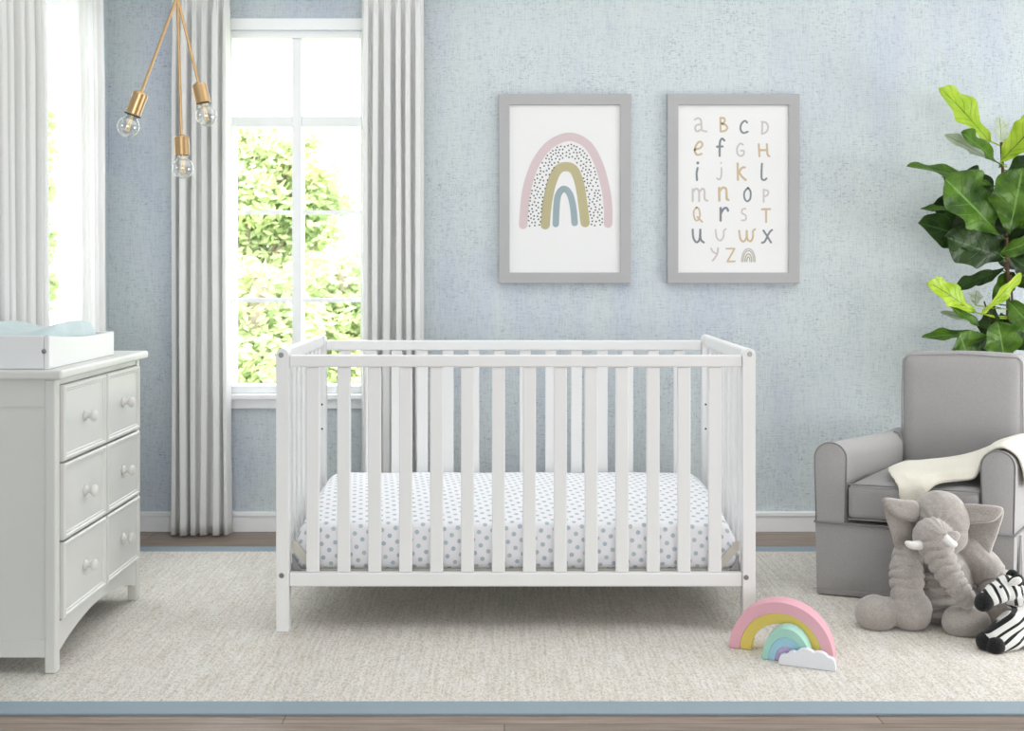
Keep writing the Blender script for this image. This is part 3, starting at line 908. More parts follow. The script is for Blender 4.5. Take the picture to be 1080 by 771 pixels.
# throw blanket: cross-sections front -> back, in chair coordinates
def blanket():
    S = [  # (a, [(b, h) ...]) 
        (.148, [(-.020, .318), (-.014, .372), (.03, .395), (.10, .401), (.17, .400), (.26, .397)]),
        (.19, [(-.020, .318), (-.014, .374), (.03, .400), (.12, .409), (.22, .407), (.31, .401)]),
        (.245, [(-.019, .318), (-.016, .372), (.02, .402), (.12, .412), (.24, .411), (.34, .405)]),
        (.31, [(-.018, .345), (-.014, .385), (.03, .405), (.14, .416), (.27, .418), (.38, .411)]),
        (.37, [(.0, .385), (.02, .398), (.07, .412), (.17, .422), (.28, .427), (.40, .425)]),
        (.425, [(.05, .392), (.07, .400), (.11, .421), (.18, .435), (.28, .443), (.41, .447)]),
        (.468, [(.055, .405), (.08, .430), (.12, .450), (.19, .463), (.29, .468), (.42, .470)]),
        (.494, [(.045, .468), (.08, .482), (.13, .489), (.20, .492), (.30, .489), (.42, .484)]),
        (.540, [(.030, .505), (.08, .510), (.14, .511), (.21, .509), (.30, .503), (.42, .496)]),
        (.585, [(.030, .484), (.08, .490), (.14, .493), (.21, .492), (.30, .488), (.42, .480)]),
        (.601, [(.040, .440), (.09, .442), (.15, .445), (.22, .445), (.31, .443), (.42, .436)]),
        (.605, [(.06, .385), (.11, .38), (.16, .375), (.23, .37), (.32, .36), (.42, .352)]),
    ]
    secs = [[Vector((a, q, h)) for q, h in pts] for a, pts in S]
    for k, aa in enumerate((.268, .258, .228, .196, .182, .190)): secs[0][k].x = aa
    for k, aa in enumerate((.285, .278, .250, .222, .210, .214)): secs[1][k].x = aa
    for k, aa in enumerate((.305, .300, .280, .260, .250, .252)): secs[2][k].x = aa
    for k, aa in enumerate((.335, .332, .322, .316, .312, .312)): secs[3][k].x = aa
    cols = [catmull([s[j] for s in secs], 5) for j in range(6)]
    n = len(cols[0]); rows = []
    for i in range(n): rows.append(catmull([cols[j][i] for j in range(6)], 6))
    b = bmesh.new(); uvl = b.loops.layers.uv.new('UVMap')
    m = len(rows[0])
    VV = []
    for i in range(n):
        rr_ = []
        for j in range(m):
            p = rows[i][j]
            fold = .004*math.sin(j*.55+i*.13)*(1 if i > 4 else i/4)*(1 if 30 > i else 0.4)
            scal = .004*math.sin(j*1.4) if i == 0 else 0
            rr_.append(b.verts.new(CH(p.x+scal, p.y, p.z+max(0, fold))))
        VV.append(rr_)
    for i in range(n-1):
        for j in range(m-1):
            f = b.faces.new((VV[i][j], VV[i+1][j], VV[i+1][j+1], VV[i][j+1])); f.smooth = True
            for lp, (ii, jj) in zip(f.loops, ((i, j), (i+1, j), (i+1, j+1), (i, j+1))): lp[uvl].uv = (ii/n, jj/m)
    o = obj('throw_blanket', b, blanket_m)
    md = o.modifiers.new('thickness', 'SOLIDIFY'); md.thickness = .008; md.offset = 1
    md = o.modifiers.new('soft', 'SUBSURF'); md.levels = 1; md.render_levels = 1
    tag(o, 'cream knitted throw draped over the seat and right arm of the grey armchair', 'blanket')
blanket()

# ------------------------------------------------------------------ fiddle-leaf plant
def leaf_mat(name, c, c2, vein, rough=.38):
    t = NT(name); uv = t.n('ShaderNodeTexCoord').outputs['UV']
    sx = t.n('ShaderNodeSeparateXYZ'); t.l(uv, sx.inputs[0])
    au = t.math('ABSOLUTE', t.math('SUBTRACT', sx.outputs[0], .5))
    rib = t.ramp(au, [(.012, W4), (.03, K4)])
    w = t.math('FRACT', t.math('MULTIPLY', t.math('SUBTRACT', sx.outputs[1], t.math('MULTIPLY', au, .55)), 6.5))
    vein2 = t.ramp(t.math('ABSOLUTE', t.math('SUBTRACT', w, .5)), [(.0, W4), (.06, K4)])
    nz = t.noise(t.coords(), 14, 4)
    base = t.ramp(nz, [(.35, c), (.65, c2)])
    base = t.mix(t.math('MULTIPLY', vein2, .4), base, vein)
    base = t.mix(rib, base, vein)
    t.color(base); t.set(Roughness=rough, Specular_IOR_Level=.32)
    t.bump(t.math('ADD', t.math('MULTIPLY', vein2, -.5), t.math('MULTIPLY', t.noise(t.coords(), 38, 4), 1.2)), .7, .006)
    tr = t.n('ShaderNodeBsdfTranslucent'); t.l(base, tr.inputs['Color'])
    mx = t.n('ShaderNodeMixShader'); mx.inputs[0].default_value = .15
    t.l(t.b.outputs[0], mx.inputs[1]); t.l(tr.outputs[0], mx.inputs[2]); t.l(mx.outputs[0], t.out.inputs['Surface'])
    return t.m
leaf_d = leaf_mat('fig_leaf_dark', col(38, 72, 16), col(80, 118, 26), col(110, 150, 70), .42)
leaf_dd = leaf_mat('fig_leaf_deep', col(22, 42, 14), col(46, 74, 22), col(62, 98, 44), .42)
leaf_y = leaf_mat('fig_leaf_young', col(148, 184, 44), col(176, 204, 62), col(104, 112, 44))
leaf_s = leaf_mat('fig_leaf_silver', col(168, 182, 150), col(206, 214, 200), col(98, 128, 84))
bark_m = paint('fig_bark', col(96, 66, 50), .8, .2, .4)
def leaf(bm, base, tip, width, mi, roll=0, droop=.12, seed=0, uvl=None, cup=.25):
    rnd = random.Random(seed)
    base, tip = Vector(base), Vector(tip)
    d = tip-base; L = d.length; dn = d.normalized()
    view = Vector((0, -1, .25)).normalized()
    side = dn.cross(view)
    if side.length < .1: side = Vector((1, 0, 0))
    side.normalize(); nor = side.cross(dn).normalized()
    if nor.y > 0: nor = -nor
    q = Quaternion(dn, roll); side = q @ side; nor = q @ nor
    n, m = 22, 8
    VV = []
    ph = rnd.uniform(0, 6)
    for i in range(n+1):
        t = i/n
        w = width*.56*(math.sin(PI*min(1, t)**1.25)**.62 if 0 < t < 1 else 0)*(.72+.42*t)
        if t < .1: w = width*.02+w*(t/.1)
        row = []
        for j in range(-m//2, m//2+1):
            s = j/(m/2)
            ww = w*s*(1+.10*math.sin(t*15+ph+s))
            z = -droop*L*(t*t)+cup*abs(ww)*(1 if abs(s) < .9 else .9)+.09*width*math.sin(t*14+ph+s*2)*abs(s)+.03*width*math.sin(t*26+ph)*s
            row.append(bm.verts.new(base+dn*(L*t)+side*ww+nor*z))
        VV.append(row)
    for i in range(n):
        for j in range(m):
            try: f = bm.faces.new((VV[i][j], VV[i+1][j], VV[i+1][j+1], VV[i][j+1]))
            except ValueError: continue
            f.smooth = True; f.material_index = mi
            for lp, (ii, jj) in zip(f.loops, ((i, j), (i+1, j), (i+1, j+1), (i, j+1))): lp[uvl].uv = (jj/m, ii/n)
def plant():
    yc = 4.30
    base = P(1064, 500, yc); bx0 = Vector((base.x, yc, 0))
    r = thing('potted_fig', 'tall leafy fiddle-leaf fig standing behind the grey armchair', 'potted plant', (bx0.x+.04, yc+.06, 0))
    pc = Vector((bx0.x+.04, yc+.10, 0))
    b = bmesh.new(); lathe(b, pc, (0, 0, 1), [(.0005, 0), (.0005, .085), (.02, .09), (.20, .118), (.215, .124), (.235, .124), (.235, .112), (.21, .108), (.21, 0)], 36)
    obj('pot', b, paint('pot_white', col(225, 224, 220), .5), r, angle=35)
    b = bmesh.new(); lathe(b, pc, (0, 0, 1), [(.2105, .106), (.216, .08), (.219, .03), (.22, 0)], 28); obj('soil', b, paint('soil', col(64, 48, 38), .95, .3, .6), r, True)
    b = bmesh.new()
    for (top, mid, rad) in (((1056, 150), (1063, 300), .009), ((1066, 290), (1068, 340), .006), ((1038, 318), (1050, 360), .005)):
        pt = P(*top, yc); pm = P(*mid, yc+.02)
        pts = catmull([pc+Vector((rad, 0, .2)), (pc+pm)/2+Vector((0, 0, .1)), pm, pt], 8)
        tube(b, pts, [rad*(1.4-.8*k/(len(pts)-1)) for k in range(len(pts))], 8)
    obj('stem', b, bark_m, r, True)
    Lf = [  # base, tip, base dy, tip dy, width px, kind, roll
        ((1044, 150), (997, 91), 0, -.10, 30, 2, .2), ((1056, 176), (1019, 137), -.02, -.14, 24, 0, .5), ((1054, 172), (1100, 122), -.03, -.14, 28, 2, -.4),
        ((1048, 170), (999, 140), .02, -.02, 14, 3, .2), ((1056, 156), (1056, 122), 0, .02, 16, 3, .3), ((1058, 156), (1086, 128), .02, .06, 16, 3, -.2),
        ((1048, 196), (961, 168), 0, -.08, 19, 0, .7), ((1054, 248), (1000, 186), -.06, -.15, 52, 0, .1), ((1064, 246), (1080, 178), -.08, -.15, 52, 0, -.1),
        ((1010, 221), (972, 218), 0, -.03, 9, 0, .6), ((1052, 262), (973, 232), 0, -.06, 40, 1, .2), ((1058, 272), (1000, 250), -.03, -.10, 42, 1, -.2),
        ((1052, 268), (1104, 250), -.06, -.14, 22, 0, .6), ((1058, 284), (1008, 302), 0, -.05, 15, 1, .5), ((1060, 282), (1030, 300), .03, 0, 9, 1, 0),
        ((1056, 200), (1096, 164), 0, -.04, 26, 1, -.3), ((1052, 205), (1010, 188), .04, .05, 34, 1, 0), ((1050, 205), (1040, 250), .02, .0, 40, 1, .3),
        ((1060, 215), (1075, 285), .04, .05, 46, 1, 0), ((1064, 270), (1110, 300), 0, -.03, 34, 1, 0), ((1046, 230), (985, 215), .08, .1, 30, 1, -.3), ((1060, 195), (1052, 262), .05, .03, 40, 1, .5),
        ((1028, 330), (983, 296), -.02, -.10, 24, 2, .2), ((1034, 332), (1080, 290), -.03, -.06, 15, 2, .7), ((1046, 318), (1070, 287), .02, .0, 18, 0, 0),
        ((1036, 346), (1005, 322), -.02, -.08, 15, 0, .5), ((1034, 340), (994, 328), .02, -.02, 9, 3, .3), ((1028, 322), (1030, 306), 0, 0, 12, 3, 0),
        ((1062, 316), (1092, 348), -.03, -.10, 26, 0, .3), ((1036, 352), (974, 352), 0, -.06, 14, 0, .6), ((1024, 388), (1014, 352), -.04, -.11, 40, 0, .1),
        ((1060, 384), (1054, 341), -.06, -.12, 36, 0, -.1), ((1040, 350), (1046, 378), .04, .04, 34, 1, 0), ((1070, 370), (1094, 334), 0, -.04, 34, 1, 0),
        ((1048, 322), (1040, 356), 0, -.02, 20, 1, .6), ((1056, 330), (1062, 362), .03, .03, 32, 1, .4),
        # the half of the crown right of the photograph's edge
        ((1070, 180), (1150, 160), 0, -.02, 34, 0, .4), ((1070, 240), (1140, 205), -.02, -.1, 50, 0, -.2), ((1072, 262), (1150, 240), 0, .04, 44, 1, .2),
        ((1068, 300), (1140, 285), 0, -.06, 36, 0, .2), ((1072, 350), (1150, 325), 0, -.05, 34, 0, 0), ((1080, 375), (1140, 365), -.02, -.02, 40, 1, .3),
        ((1066, 150), (1120, 100), 0, 0, 26, 2, 0), ((1064, 420), (1010, 400), .05, .06, 40, 1, 0), ((1066, 440), (1120, 410), .05, .04, 40, 1, 0),
    ]
    mats = [leaf_d, leaf_dd, leaf_y, leaf_s]
    bO = bmesh.new(); uO = bO.loops.layers.uv.new('UVMap'); bY = bmesh.new(); uY = bY.loops.layers.uv.new('UVMap')
    for k, (p0, p1_, d0, d1, w, kd, roll) in enumerate(Lf):
        y = yc+.02
        bb, tt = P(*p0, y+d0), P(*p1_, y+d1)
        kk = bO if kd < 2 else bY; uu = uO if kd < 2 else uY
        leaf(kk, bb, tt, w*y/F, kd if kd < 2 else kd-2, roll, .08, k, uu)
        stem_x = P(1062, p0[1]+4, yc+.01)
        tube(kk, [bb+(tt-bb)*.03, bb.lerp(stem_x, .6)+Vector((0, 0, -.004)), stem_x], .0026, 6, mi=0)
        for f in kk.faces: pass
    o = obj('foliage', bO, mats[:2], r)
    o = obj('young_foliage', bY, mats[2:], r); o['label'] = 'lime green young leaves at the shoot tips'
plant()

# ------------------------------------------------------------------ soft toys
def ico(bm, c, r, axis=None, sub=3):
    """ellipsoid, r = (rx, ry, rz); axis: direction its local z points along"""
    res = bmesh.ops.create_icosphere(bm, subdivisions=sub, radius=1.0)
    if not isinstance(r, (tuple, list)): r = (r, r, r)
    M = Matrix.Diagonal(Vector(r)).to_4x4()
    if axis is not None: M = Vector(axis).to_track_quat('Z', 'Y').to_matrix().to_4x4() @ M
    M = Matrix.Translation(Vector(c)) @ M
    bmesh.ops.transform(bm, matrix=M, verts=res['verts'])
def limb(bm, pts, rads, n=10):
    for i in range(len(pts)-1):
        a, b_ = Vector(pts[i]), Vector(pts[i+1])
        for k in range(n+1):
            t = k/n; ico(bm, a.lerp(b_, t), rads[i]*(1-t)+rads[i+1]*t, sub=2)
SEAMS = []
def ringed(bm, pts, rads, rings, flat_=.6):
    """soft stuffed limb; creases are pressed into it across its length afterwards"""
    cr = catmull(pts, 12)
    L = [0]
    for i in range(1, len(cr)): L.append(L[-1]+(cr[i]-cr[i-1]).length)
    def rad(t):
        f = t*(len(rads)-1); i = min(int(f), len(rads)-2); return rads[i]+(rads[i+1]-rads[i])*(f-i)
    for i, p in enumerate(cr):
        ico(bm, p, rad(L[i]/L[-1]), sub=2 if i % 3 else 3)
    SEAMS.append((cr, L, [L[-1]*(k+1)/(rings+.5) for k in range(rings)], rad))
def crease(p, n, depth=.0052, wid=.0042):
    out = 0.0
    for cr, L, at_, rad in SEAMS:
        best = 9; bi = 0
        for i in range(0, len(cr), 2):
            d = (cr[i]-p).length_squared
            if d < best: best = d; bi = i
        if best > (rad(L[bi]/L[-1])*1.25)**2: continue
        i = min(max(bi, 0), len(cr)-2); ax = (cr[i+1]-cr[i]).normalized()
        s = L[bi]+(p-cr[bi]).dot(ax)
        r_ = rad(L[bi]/L[-1])
        s += .004*math.sin((p.x+p.z)*70)
        for q in at_:
            out = max(out, math.exp(-((s-q)/wid)**2))
    return out*depth
def remesh(name, bm, mat, parent, voxel=.004, smooth=4, disp=None):
    me = bpy.data.meshes.new(name+'_src'); bm.to_mesh(me); bm.free()
    o = bpy.data.objects.new(name+'_src', me); C.objects.link(o)
    md = o.modifiers.new('r', 'REMESH'); md.mode = 'VOXEL'; md.voxel_size = voxel; md.use_smooth_shade = True
    if smooth:
        md = o.modifiers.new('s', 'SMOOTH'); md.factor = .5; md.iterations = smooth
    dg = bpy.context.evaluated_depsgraph_get()
    m2 = bpy.data.meshes.new_from_object(o.evaluated_get(dg)); m2.name = name
    bpy.data.objects.remove(o)
    if disp:
        data = [(v.co.copy(), n.vector.copy()) for v, n in zip(m2.vertices, m2.vertex_normals)]
        for v, (c_, n_) in zip(m2.vertices, data): v.co = disp(c_, n_)
    m2.materials.clear()
    ob = link(name, m2, mat, parent, True)
    if parent is not None: ob.matrix_parent_inverse = parent.matrix_world.inverted()
    return ob
def puffy(bm, outline, nor, th, bend=0, rings=6):
    """cushion-like flat shape from a closed outline of 3d points"""
    pts = catmull(outline, 6, closed=True)
    c = sum(pts, Vector())/len(pts); nor = Vector(nor).normalized()
    prev = None; n = len(pts)
    for sgn in (1, -1):
        ringsv = []
        for k in range(rings+1):
            t = 1-k/rings
            if t == 0: ringsv.append([bm.verts.new(c+nor*sgn*th)]); continue
            ringsv.append([bm.verts.new(c+(p-c)*t+nor*sgn*th*math.sqrt(max(0, 1-t**3))) for p in pts])
        for k in range(rings):
            A, B = ringsv[k], ringsv[k+1]
            for i in range(n):
                if len(B) == 1: f = bm.faces.new((A[i], A[(i+1) % n], B[0]))
                else: f = bm.faces.new((A[i], A[(i+1) % n], B[(i+1) % n], B[i]))
                f.smooth = True
    bmesh.ops.remove_doubles(bm, verts=bm.verts, dist=.0002)

def elephant():
    e = thing('plush_elephant', 'grey plush elephant with white tusks slumped against the armchair', 'plush toy', P(985, 283+1262/3.36, 3.36))
    px = 3.36/F
    b = bmesh.new()
    def at(x, y, z): return P(x, y, z)
    ico(b, at(992, 547, 3.40), (29.5*px, .082, 30*px))          # head
    ico(b, at(993, 562, 3.395), (27*px, .075, 24*px))
    ico(b, at(986, 563, 3.325), (19*px, .04, 13*px))            # brow over the trunk
    ringed(b, [at(983, 566, 3.315), at(990, 584, 3.285), at(1001, 606, 3.262), at(1012, 622, 3.25), at(1019, 631, 3.25)], [.055, .048, .041, .035, .029], 8, .54)
    ico(b, at(992, 612, 3.43), (34*px, .092, 46*px))            # body
    ico(b, at(996, 634, 3.43), (38*px, .095, 28*px))
    for k in range(5): ico(b, at(990, 590+k*13, 3.405), (24*px, .088, 7.5*px))
    # image-left front leg
    ringed(b, [at(958, 586, 3.40), at(956, 602, 3.37), at(957, 626, 3.345)], [.046, .049, .051, .049], 4, .50)
    ico(b, at(961, 641, 3.335), (21*px, .056, 20*px)); ico(b, at(960, 649, 3.33), (21*px, .055, 16*px))
    # image-right front leg
    limb(b, [at(1022, 580, 3.41), at(1040, 600, 3.40)], [.050, .052], 6)
    ringed(b, [at(1038, 598, 3.40), at(1050, 616, 3.385), at(1058, 636, 3.37)], [.052, .053, .050], 3, .52)
    ico(b, at(1058, 642, 3.37), (20*px, .05, 17*px))
    # image-left hind leg, sole to the left
    ico(b, at(924, 647, 3.335), (22*px, .055, 19.5*px)); ico(b, at(934, 647, 3.36), (16*px, .045, 18*px)); ico(b, at(962, 638, 3.43), (26*px, .04, 18*px))
    # image-right hind leg, towards the camera
    ico(b, at(1022, 656, 3.265), (22*px, .042, 16.5*px)); ico(b, at(1012, 656, 3.275), (18*px, .045, 16.5*px)); ico(b, at(1016, 650, 3.33), (22*px, .06, 17*px))
    def disp(p, n):
        w = math.sin(p.x*95+math.sin(p.z*60)*1.3)*math.sin(p.z*80+p.x*40)*.0009
        # gathers fanning up the brow
        h = at(988, 560, 3.33); d = p-h
        if d.z > 0 and d.length < .085 and p.y < 3.40:
            w += .0034*math.sin(math.atan2(d.x, d.z)*15)*(1-d.length/.085)
        q = p+n*(w-crease(p, n))
        if q.z < G+.0005: q.z = G+.0005
        return q
    remesh('body', b, plush_m, e, .0030, 3, disp)
    z = 3.39
    b = bmesh.new()
    O = [at(967, 531, 3.40), at(950, 528, 3.38), at(932, 526, 3.36), at(934, 545, 3.365), at(940, 563, 3.37), at(945, 578, 3.375), at(958, 574, 3.39), at(968, 560, 3.40)]
    puffy(b, O, (.15, -1, .1), .010)
    obj('ear', b, plush_m, e, True)
    b = bmesh.new()
    puffy(b, [at(968, 530, 3.37), at(950, 526.5, 3.355), at(931, 525.5, 3.345), at(936, 539, 3.345), at(952, 548, 3.355), at(968, 549, 3.37)], (.1, -1, .3), .010)
    obj('ear', b, plush_m, e, True)
    b = bmesh.new()
    O = [at(1016, 534, 3.40), at(1036, 533, 3.37), at(1058, 537, 3.35), at(1054, 558, 3.36), at(1048, 575, 3.37), at(1042, 588, 3.375), at(1028, 583, 3.39), at(1017, 566, 3.40)]
    puffy(b, O, (-.1, -1, .1), .010)
    obj('ear', b, plush_m, e, True)
    b = bmesh.new()
    puffy(b, [at(1014, 533, 3.375), at(1036, 532, 3.35), at(1058, 536, 3.335), at(1050, 549, 3.34), at(1032, 552, 3.35), at(1016, 551, 3.37)], (-.1, -1, .3), .010)
    obj('ear', b, plush_m, e, True)
    for (p0, p1_, p2, r0) in (((971, 575, 3.29), (962, 575, 3.275), (954.5, 572, 3.27), .0135), ((995, 567, 3.265), (1002, 573, 3.262), (1009, 574, 3.27), .0155)):
        b = bmesh.new(); pts = catmull([at(*p0), at(*p1_), at(*p2)], 6)
        tube(b, pts, [r0*math.sqrt(max(.02, 1-(k/(len(pts)-1))**2.2)) for k in range(len(pts))], 14)
        obj('tusk', b, tusk_m, e, True)
    b = bmesh.new()
    puffy(b, [at(999, 562, 3.275), at(1008, 560, 3.28), at(1013, 564, 3.285), at(1009, 571, 3.28), at(1000, 570, 3.272)], (0, -1, 0), .006, rings=3)
    obj('tusk_flap', b, plush_m, e, True)
elephant()

def mat_zebra():
    t = NT('zebra_plush'); v = t.coords()
    wv = t.n('ShaderNodeTexWave'); wv.wave_type = 'BANDS'; wv.bands_direction = 'X'
    wv.inputs['Scale'].default_value = 15; wv.inputs['Distortion'].default_value = 1.8
    wv.inputs['Detail'].default_value = 1; wv.inputs['Detail Scale'].default_value = 1.2
    uv = t.n('ShaderNodeTexCoord').outputs['UV']
    t.l(uv, wv.inputs['Vector'])
    m = t.ramp(wv.outputs['Fac'], [(.22, K4), (.30, W4)])
    t.color(t.mix(m, col(34, 36, 36), col(232, 232, 230))); t.set(Roughness=.95, Specular_IOR_Level=.15, Sheen_Weight=.3)
    t.bump(t.noise(v, 300, 2), .5, .002); return t.m
zebra_m = mat_zebra()
def mat_black():
    t = NT('black_plush'); v = t.coords(); f = t.noise(v, 260, 2)
    t.color(t.ramp(f, [(.3, col(22, 24, 24)), (.7, col(44, 46, 46))])); t.set(Roughness=.95, Specular_IOR_Level=.15, Sheen_Weight=.15)
    t.bump(f, .4, .001); return t.m
black_m = mat_black()
white_pl = cloth('white_plush', col(232, 231, 228), .95, 300, .5, .3)
def zebra():
    e = thing('plush_zebra', 'black and white plush zebra lying on the rug before the elephant', 'plush toy', P(1090, 283+1262/3.18, 3.18))
    at = P; px = 3.15/F
    b = bmesh.new()
    # head
    ico(b, at(1062, 620, 3.17), (14*px, .034, 13.5*px)); ico(b, at(1052, 625, 3.155), (13*px, .031, 11.5*px)); ico(b, at(1045, 629, 3.148), (10*px, .027, 10*px))
    limb(b, [at(1068, 624, 3.19), at(1084, 644, 3.24)], [.034, .048], 6)     # neck
    limb(b, [at(1086, 652, 3.24), at(1150, 654, 3.27)], [.058, .056], 8)     # trunk
    # fore legs reaching forward, one over the other
    limb(b, [at(1090, 648, 3.20), at(1066, 657, 3.155), at(1047, 671, 3.135)], [.040, .034, .0255], 8)
    limb(b, [at(1092, 662, 3.19), at(1068, 676, 3.135), at(1054, 680, 3.125)], [.030, .026, .023], 8)
    # hind legs, off the frame
    limb(b, [at(1145, 664, 3.22), at(1128, 676, 3.15), at(1104, 678, 3.14)], [.036, .028, .023], 6)
    def disp(p, n):
        if p.z < G+.0005: p.z = G+.0005
        return p
    o = remesh('body', b, zebra_m, e, .0035, 3, disp)
    # stripe direction follows head, body and limbs: stored as uv
    me = o.data; uvl = me.uv_layers.new(name='UVMap')
    hd = (at(1040, 634, 3.14)-at(1066, 612, 3.17)).normalized()
    for lp in me.loops:
        p = me.vertices[lp.vertex_index].co
        X = CX+p.x*F/3.15; Z = CY+(EYE-p.z)*F/3.15
        if Z < 645-.2*(X-1050)*0 and X < 1082 and Z < 642: u = (X*.92-Z*.38)*px*.82        # across the face
        else: u = ((Z*.92+X*.52)*px*.9)                                         # along the legs
        uvl.data[lp.index].uv = (u, p.y+p.z*.3)
    b = bmesh.new(); ico(b, at(1038, 635, 3.142), (9.5*px, .027, 10*px)); ico(b, at(1036, 637, 3.14), (8*px, .024, 8*px)); obj('muzzle', b, black_m, e, True)
    for (x, y, zz, r) in ((1040, 677, 3.14, .0275), (1049.5, 681, 3.118, .0265)):
        b = bmesh.new(); ico(b, at(x, y, zz)+Vector((0, 0, 0)), (r*.98, r*1.05, r)); 
        for v in b.verts: v.co.z = max(v.co.z, G+.0004)
        obj('hoof', b, black_m, e, True)
    b = bmesh.new(); limb(b, [at(1066, 607, 3.185), at(1074, 612, 3.2), at(1084, 628, 3.235)], [.014, .017, .018], 6); ico(b, at(1068, 607, 3.18), .017)
    remesh('mane', b, black_m, e, .0035, 2)
    b = bmesh.new(); puffy(b, [at(1063, 616, 3.14), at(1068, 610, 3.135), at(1075, 608.5, 3.135), at(1078, 613, 3.14), at(1073, 617, 3.14), at(1067, 618, 3.14)], (0, -1, .1), .006, rings=4); x_ = obj('ear', b, white_pl, e, True); x_['label'] = 'white ear'
    b = bmesh.new(); puffy(b, [at(1060, 617, 3.15), at(1066, 609, 3.145), at(1076, 606, 3.145), at(1080, 612, 3.15), at(1076, 619, 3.15), at(1066, 620, 3.15)], (0, -1, .1), .006, rings=4); x_ = obj('ear', b, black_m, e, True); x_['label'] = 'black ear'
    b = bmesh.new(); ico(b, at(1055.5, 619, 3.128), .0042, sub=2); obj('eye', b, paint('eye_black', col(14, 14, 16), .1), e, True)
    b = bmesh.new(); tube(b, catmull([at(1158, 646, 3.28), at(1168, 648, 3.29), at(1172, 656, 3.28)], 5), [.008]*10+[.014], 8); obj('tail', b, black_m, e, True)
zebra()

# ------------------------------------------------------------------ stacking rainbow
TH = math.radians(22)
RO = Vector(((823-CX)*3.10/F, 3.10, G+.0004))
def RB(a, d, h): return RO+Vector((math.cos(TH)*a+math.sin(TH)*d, -math.sin(TH)*a+math.cos(TH)*d, h))
def soft(name, c): 
    return paint(name, c, .55, .04)
def arch(name, label, ca, d0, d1, ro, ri, hs, mat, group='pieces of the toy rainbow'):
    n = 28
    out = [(ca+ro*math.cos(PI*k/n), ro*hs*math.sin(PI*k/n)) for k in range(n+1)]
    if ri > 0: out += [(ca+ri*math.cos(PI-PI*k/n), ri*hs*math.sin(PI-PI*k/n)) for k in range(n+1)]
    b = bmesh.new(); prism(b, out, lambda a, h, t: RB(a, t, max(h, 0)), d0, d1, 0, .0018)
    o = obj(name, b, mat, None, angle=35)
    return tag(o, label, 'toy arch', group)
R1 = .140
arch('rainbow_arch', 'pink outermost arch of the toy rainbow on the rug', 0, 0, .060, R1, .1105, 1.0, soft('toy_pink', col(236, 178, 192)))
arch('rainbow_arch', 'yellow arch nested under the pink toy arch', 0, .001, .058, .1100, .081, 1.0, soft('toy_yellow', col(228, 205, 104)))
arch('rainbow_arch', 'mint green arch in front, around the blue toy arch', .024, -.060, -.004, .064, .0475, 1.38, soft('toy_mint', col(170, 218, 204)))
arch('rainbow_arch', 'light blue arch between the mint arch and lilac piece', .024, -.059, -.004, .047, .0300, 1.38, soft('toy_blue', col(160, 208, 226)))
arch('rainbow_arch', 'solid lilac half-round piece at the centre of the toy rainbow', .024, -.058, -.004, .0295, 0, 1.38, soft('toy_lilac', col(194, 176, 218)))
b = bmesh.new()
cl_ = []
for (cx_, cz_, r_) in ((.013, .014, .016), (.036, .022, .020), (.066, .028, .026), (.100, .026, .024), (.122, .020, .018)): cl_.append((cx_, cz_, r_))
xs = [(-.004+.146*k/70) for k in range(71)]
top = []
for x in xs:
    h = 0.012
    for cx_, cz_, r_ in cl_:
        if abs(x-cx_) < r_: h = max(h, cz_+math.sqrt(r_*r_-(x-cx_)**2)*.75)
    top.append((x, h))
out = [(-.004, 0), (.142, 0)]+top[::-1]
prism(b, out, lambda a, h, t: RB(a+.012, t, h), -.084, -.064, 0, 0)
tag(obj('toy_cloud', b, soft('toy_white', col(236, 238, 244)), None), 'flat white wooden cloud standing before the toy rainbow arches', 'toy cloud')

# ------------------------------------------------------------------ outdoors
leaf_out = NT('sunlit_tree_leaves')
nz = leaf_out.noise(leaf_out.coords(), 1.3, 4, .7)
lc = leaf_out.ramp(nz, [(.35, col(170, 190, 140)), (.5, col(196, 210, 164)), (.68, col(214, 216, 172))])
leaf_out.color(lc); leaf_out.set(Roughness=.8, Specular_IOR_Level=.1)
tr_ = leaf_out.n('ShaderNodeBsdfTranslucent'); leaf_out.l(lc, tr_.inputs['Color'])
mx_ = leaf_out.n('ShaderNodeMixShader'); mx_.inputs[0].default_value = .4
leaf_out.l(leaf_out.b.outputs[0], mx_.inputs[1]); leaf_out.l(tr_.outputs[0], mx_.inputs[2]); leaf_out.l(mx_.outputs[0], leaf_out.out.inputs['Surface'])
tree_bark = paint('tree_bark', col(150, 140, 122), .9, .3, .6)
GZ = -1.2
grass_m = NT('lawn'); grass_m.color(grass_m.ramp(grass_m.noise(grass_m.coords(), 2, 5, .7), [(.35, col(126, 158, 86)), (.65, col(176, 196, 120))])); grass_m.set(Roughness=.9)
b = bmesh.new(); grid(b, lambda u, v: Vector((-30+60*u, 5.5+40*v, GZ+.15*math.sin(u*19)*math.sin(v*13))), 30, 20); struct(obj('ground', b, grass_m.m, None, True))
